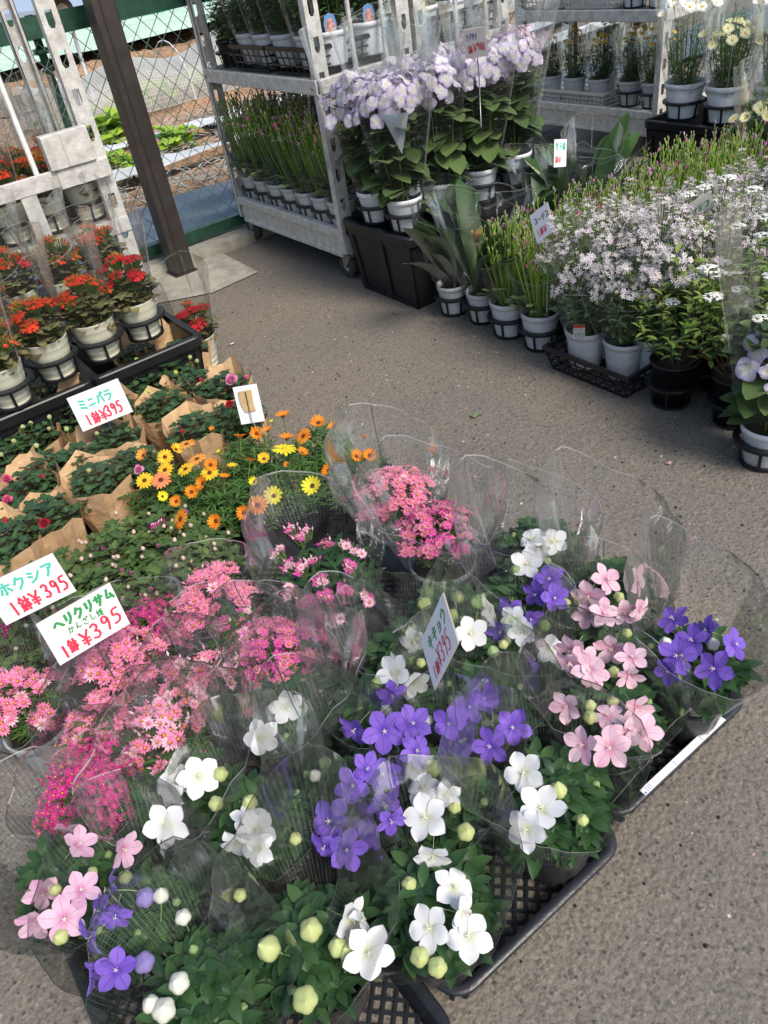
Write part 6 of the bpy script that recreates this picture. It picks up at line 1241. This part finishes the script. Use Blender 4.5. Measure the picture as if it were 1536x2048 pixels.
# ------------------------------------------------------------------ marguerites on black crates, back right, and the white trolley's load
LM = leafT(LEAF, .04, .006, .5, .1); MF = [leafy(540+i, 30, .1, .085, .26, .36, LM, 10, (.6, 1.1), leafm='leaf_daisy', tip=4, lift=(.5, 1.4), zstart=.05) for i in range(2)]
DW = [daisy('daisy_white', 'daisy_eye_yellow', 16, .1), daisy('daisy_white', 'daisy_eye_yellow', 15, .3), daisy('daisy_white', 'daisy_eye_yellow', 14, .1, .7)]; DC = [daisy('daisy_cream', 'daisy_eye_yellow', 16, .1), daisy('daisy_cream', 'daisy_eye_yellow', 14, .1, .6)]
MSL = sleeve_mesh(550, .052, .075, .15, .12, .40, 'clear', .2, .6, .05, 1.05); rm = random.Random(81)
def marguerite(lab, c, kind, n=16, hh=.37, sc=1, R_=.11, sl=True):
    t = thing('marguerite', lab, 'potted plant', c, 0, group='marguerites at the back right', sc=sc); pot(t, .078, .13); obj('foliage', MF[rm.randrange(2)][0], t, (0, 0, 0), rm.uniform(0, 6))
    for i in range(n):
        a = i*2.4; r_ = R_*math.sqrt((i+.4)/n); D = DW if kind == 'w' else DC; obj('flower', D[rm.randrange(len(D))], t, mw=orient((r_*math.cos(a), r_*math.sin(a), hh-.05*(r_/R_)+rm.uniform(-.02, .02)), (math.cos(a)*r_*6-.3, math.sin(a)*r_*6-.5, .9), .021, a))
    if sl: obj('plastic_sleeve', MSL, t, (0, 0, 0), rm.uniform(-.4, .4))
mgp = [(3.33, 2.33, .335, 'w', 'white marguerite in a tall clear sleeve on the left of the black crate'), (3.33, 2.12, .335, 'c', 'cream marguerite on the black crate, flowers bunched at the top'), (3.52, 2.24, .335, 'w', 'white marguerite behind the cream one'), (3.55, 2.02, .335, 'w', 'tall leafy marguerite at the upper right corner'), (3.37, 1.92, .335, 'w', 'marguerite at the right picture edge on the crate')]
for (x, y, z, k, lab) in mgp: marguerite(lab, (x, y, z), k, 16, .33 if k == 'c' else .43, 1.12)
pot_carrier('black carrier on the crate under the marguerites', [p[:2] for p in mgp], .332, .074, .075)
crate('black crate under the white and cream marguerites at the back right', 3.24, 3.68, 2.04, 2.46, .33); crate('black crate at the right picture edge behind the pale lilac flowers', 3.26, 3.68, 1.58, 2.02, .33)
marguerite('cream marguerite lower down at the right edge behind the lilac flowers', (3.15, 1.82, .15), 'c', 15, .3, 1.1); marguerite('cream marguerite cut by the right edge', (3.12, 1.62, .15), 'c', 13, .3, 1.1)
crate('low black crate lifting the cream marguerites at the right edge', 3.0, 3.24, 1.5, 1.92, .145)
# yellow flowers and white baskets on the white trolley
DY = [daisy('daisy_gold', 'daisy_eye_yellow', 12, .2)]; YF = leafy(560, 26, .1, .075, .2, .34, LD, 9, (.7, 1.2), leafm='leaf_statice', tip=4, lift=(.3, 1.2), zstart=.05)[0]
yl = [(3.79, 2.84, 'right'), (3.79, 2.99, 'second'), (3.79, 3.20, 'third'), (3.79, 3.38, 'fourth'), (3.95, 2.9, 'rear right'), (3.95, 3.08, 'rear middle'), (3.95, 3.28, 'rear left'), (3.79, 3.56, 'leftmost')]
for (x, y, nm) in yl:
    t = thing('yellow_flower_plant', nm+' yellow flower pot on the lower deck of the white trolley', 'potted plant', (x, y, .235), 0, group='yellow flowers on the white trolley'); pot(t, .062, .12); obj('foliage', YF, t, (0, 0, 0), rm.uniform(0, 6))
    for i in range(11): a = rm.uniform(0, 6.3); r_ = rm.uniform(.01, .09); obj('flower', DY[0], t, mw=orient((r_*math.cos(a), r_*math.sin(a), rm.uniform(.3, .37)), (math.cos(a)*.4, math.sin(a)*.4-.3, 1), .016, a))
    obj('plastic_sleeve', MSL, t, (0, 0, 0), 0, .85)
pot_carrier('grey black carrier on the white trolley deck', [(3.79, 2.84), (3.79, 2.99)], .232, .058, .075)
basket('white plastic basket marked 01 on the lower deck of the white trolley', 3.715, 4.05, 3.11, 3.62, .212, .085, 'basket_white', nv=14, writing='0')
basket('white plastic basket on the upper shelf of the white trolley, right one', 3.715, 4.05, 3.06, 3.42, .69, .1, 'basket_white', nv=14); basket('white plastic basket marked 01 on the upper shelf of the white trolley', 3.715, 4.05, 3.44, 3.72, .69, .1, 'basket_white', nv=12, writing='0')
for i, y in enumerate((2.84, 3.0)):
    leafy_pot(('white pot in a black carrier on the upper shelf near the white trolley post', 'second white pot on the upper shelf of the white trolley')[i], (3.8, y, .685), v_=1, sl=False)
pot_carrier('black carrier on the upper shelf of the white trolley', [(3.8, 2.84), (3.8, 3.0)], .683, .06, .075)
# fallen leaf, petal and paper scraps on the asphalt
for (px, py, m_, s, lab) in ((948, 836, 'leaf_grey', .045, 'dry grey green leaf lying on the open asphalt'), (1338, 930, 'petal_pink', .025, 'pink petal fallen on the asphalt at the right'), (462, 690, 'tag_paper', .03, 'white paper scrap near the small kalanchoe')):
    c = at(px, py, .004); mb = MB(); put(mb, leafT(OBL, s, s*.5, .6, .3, .2), (0, 0, .002), (1, .3, .05)); put(mb, leafT(OBL, s, s*.4, .6, .3, .2), (0, 0, .003), (.2, 1, .1), s=.6); tag(obj('fallen_scrap' if 'paper' in lab else 'fallen_leaf' if 'leaf' in lab else 'fallen_petal', mb.mesh('f', m_), None, c), lab, 'litter')

# crumbs of soil, leaf and petal swept about on the asphalt
rn = random.Random(91)
mbs = {k: MB() for k in ('soil', 'leaf_grey', 'petal_pink', 'tag_paper')}
TT = leafT(OBL, .008, .004, .6, .3)
for i in range(900):
    x, y = (rn.uniform(-.6, 1.6), rn.uniform(.1, 1.2)) if i < 300 else (rn.uniform(.5, 1.75), rn.uniform(.3, 3.3)) if i < 750 else (rn.uniform(-1, 3), rn.uniform(-.5, 3.4))
    k = rn.choices(list(mbs), (60, 22, 8, 10))[0]; s_ = rn.uniform(.2, 1)
    if k == 'soil': r_ = .0028*s_; mbs[k].tube([(x, y, 0), (x+r_, y, r_), (x+r_*1.5, y+r_, r_*1.2)], [r_, r_*1.1, r_*.4], 5)
    else: put(mbs[k], TT, (x, y, .001), rdir(rn, 0, .15), (0, 0, 1), s_*(1 if k != 'tag_paper' else .5))
for k, mb in mbs.items(): struct({'soil': 'soil_crumbs', 'leaf_grey': 'leaf_crumbs', 'petal_pink': 'petal_crumbs', 'tag_paper': 'paper_crumbs'}[k], mb.mesh('crumbs', k), 'stuff')
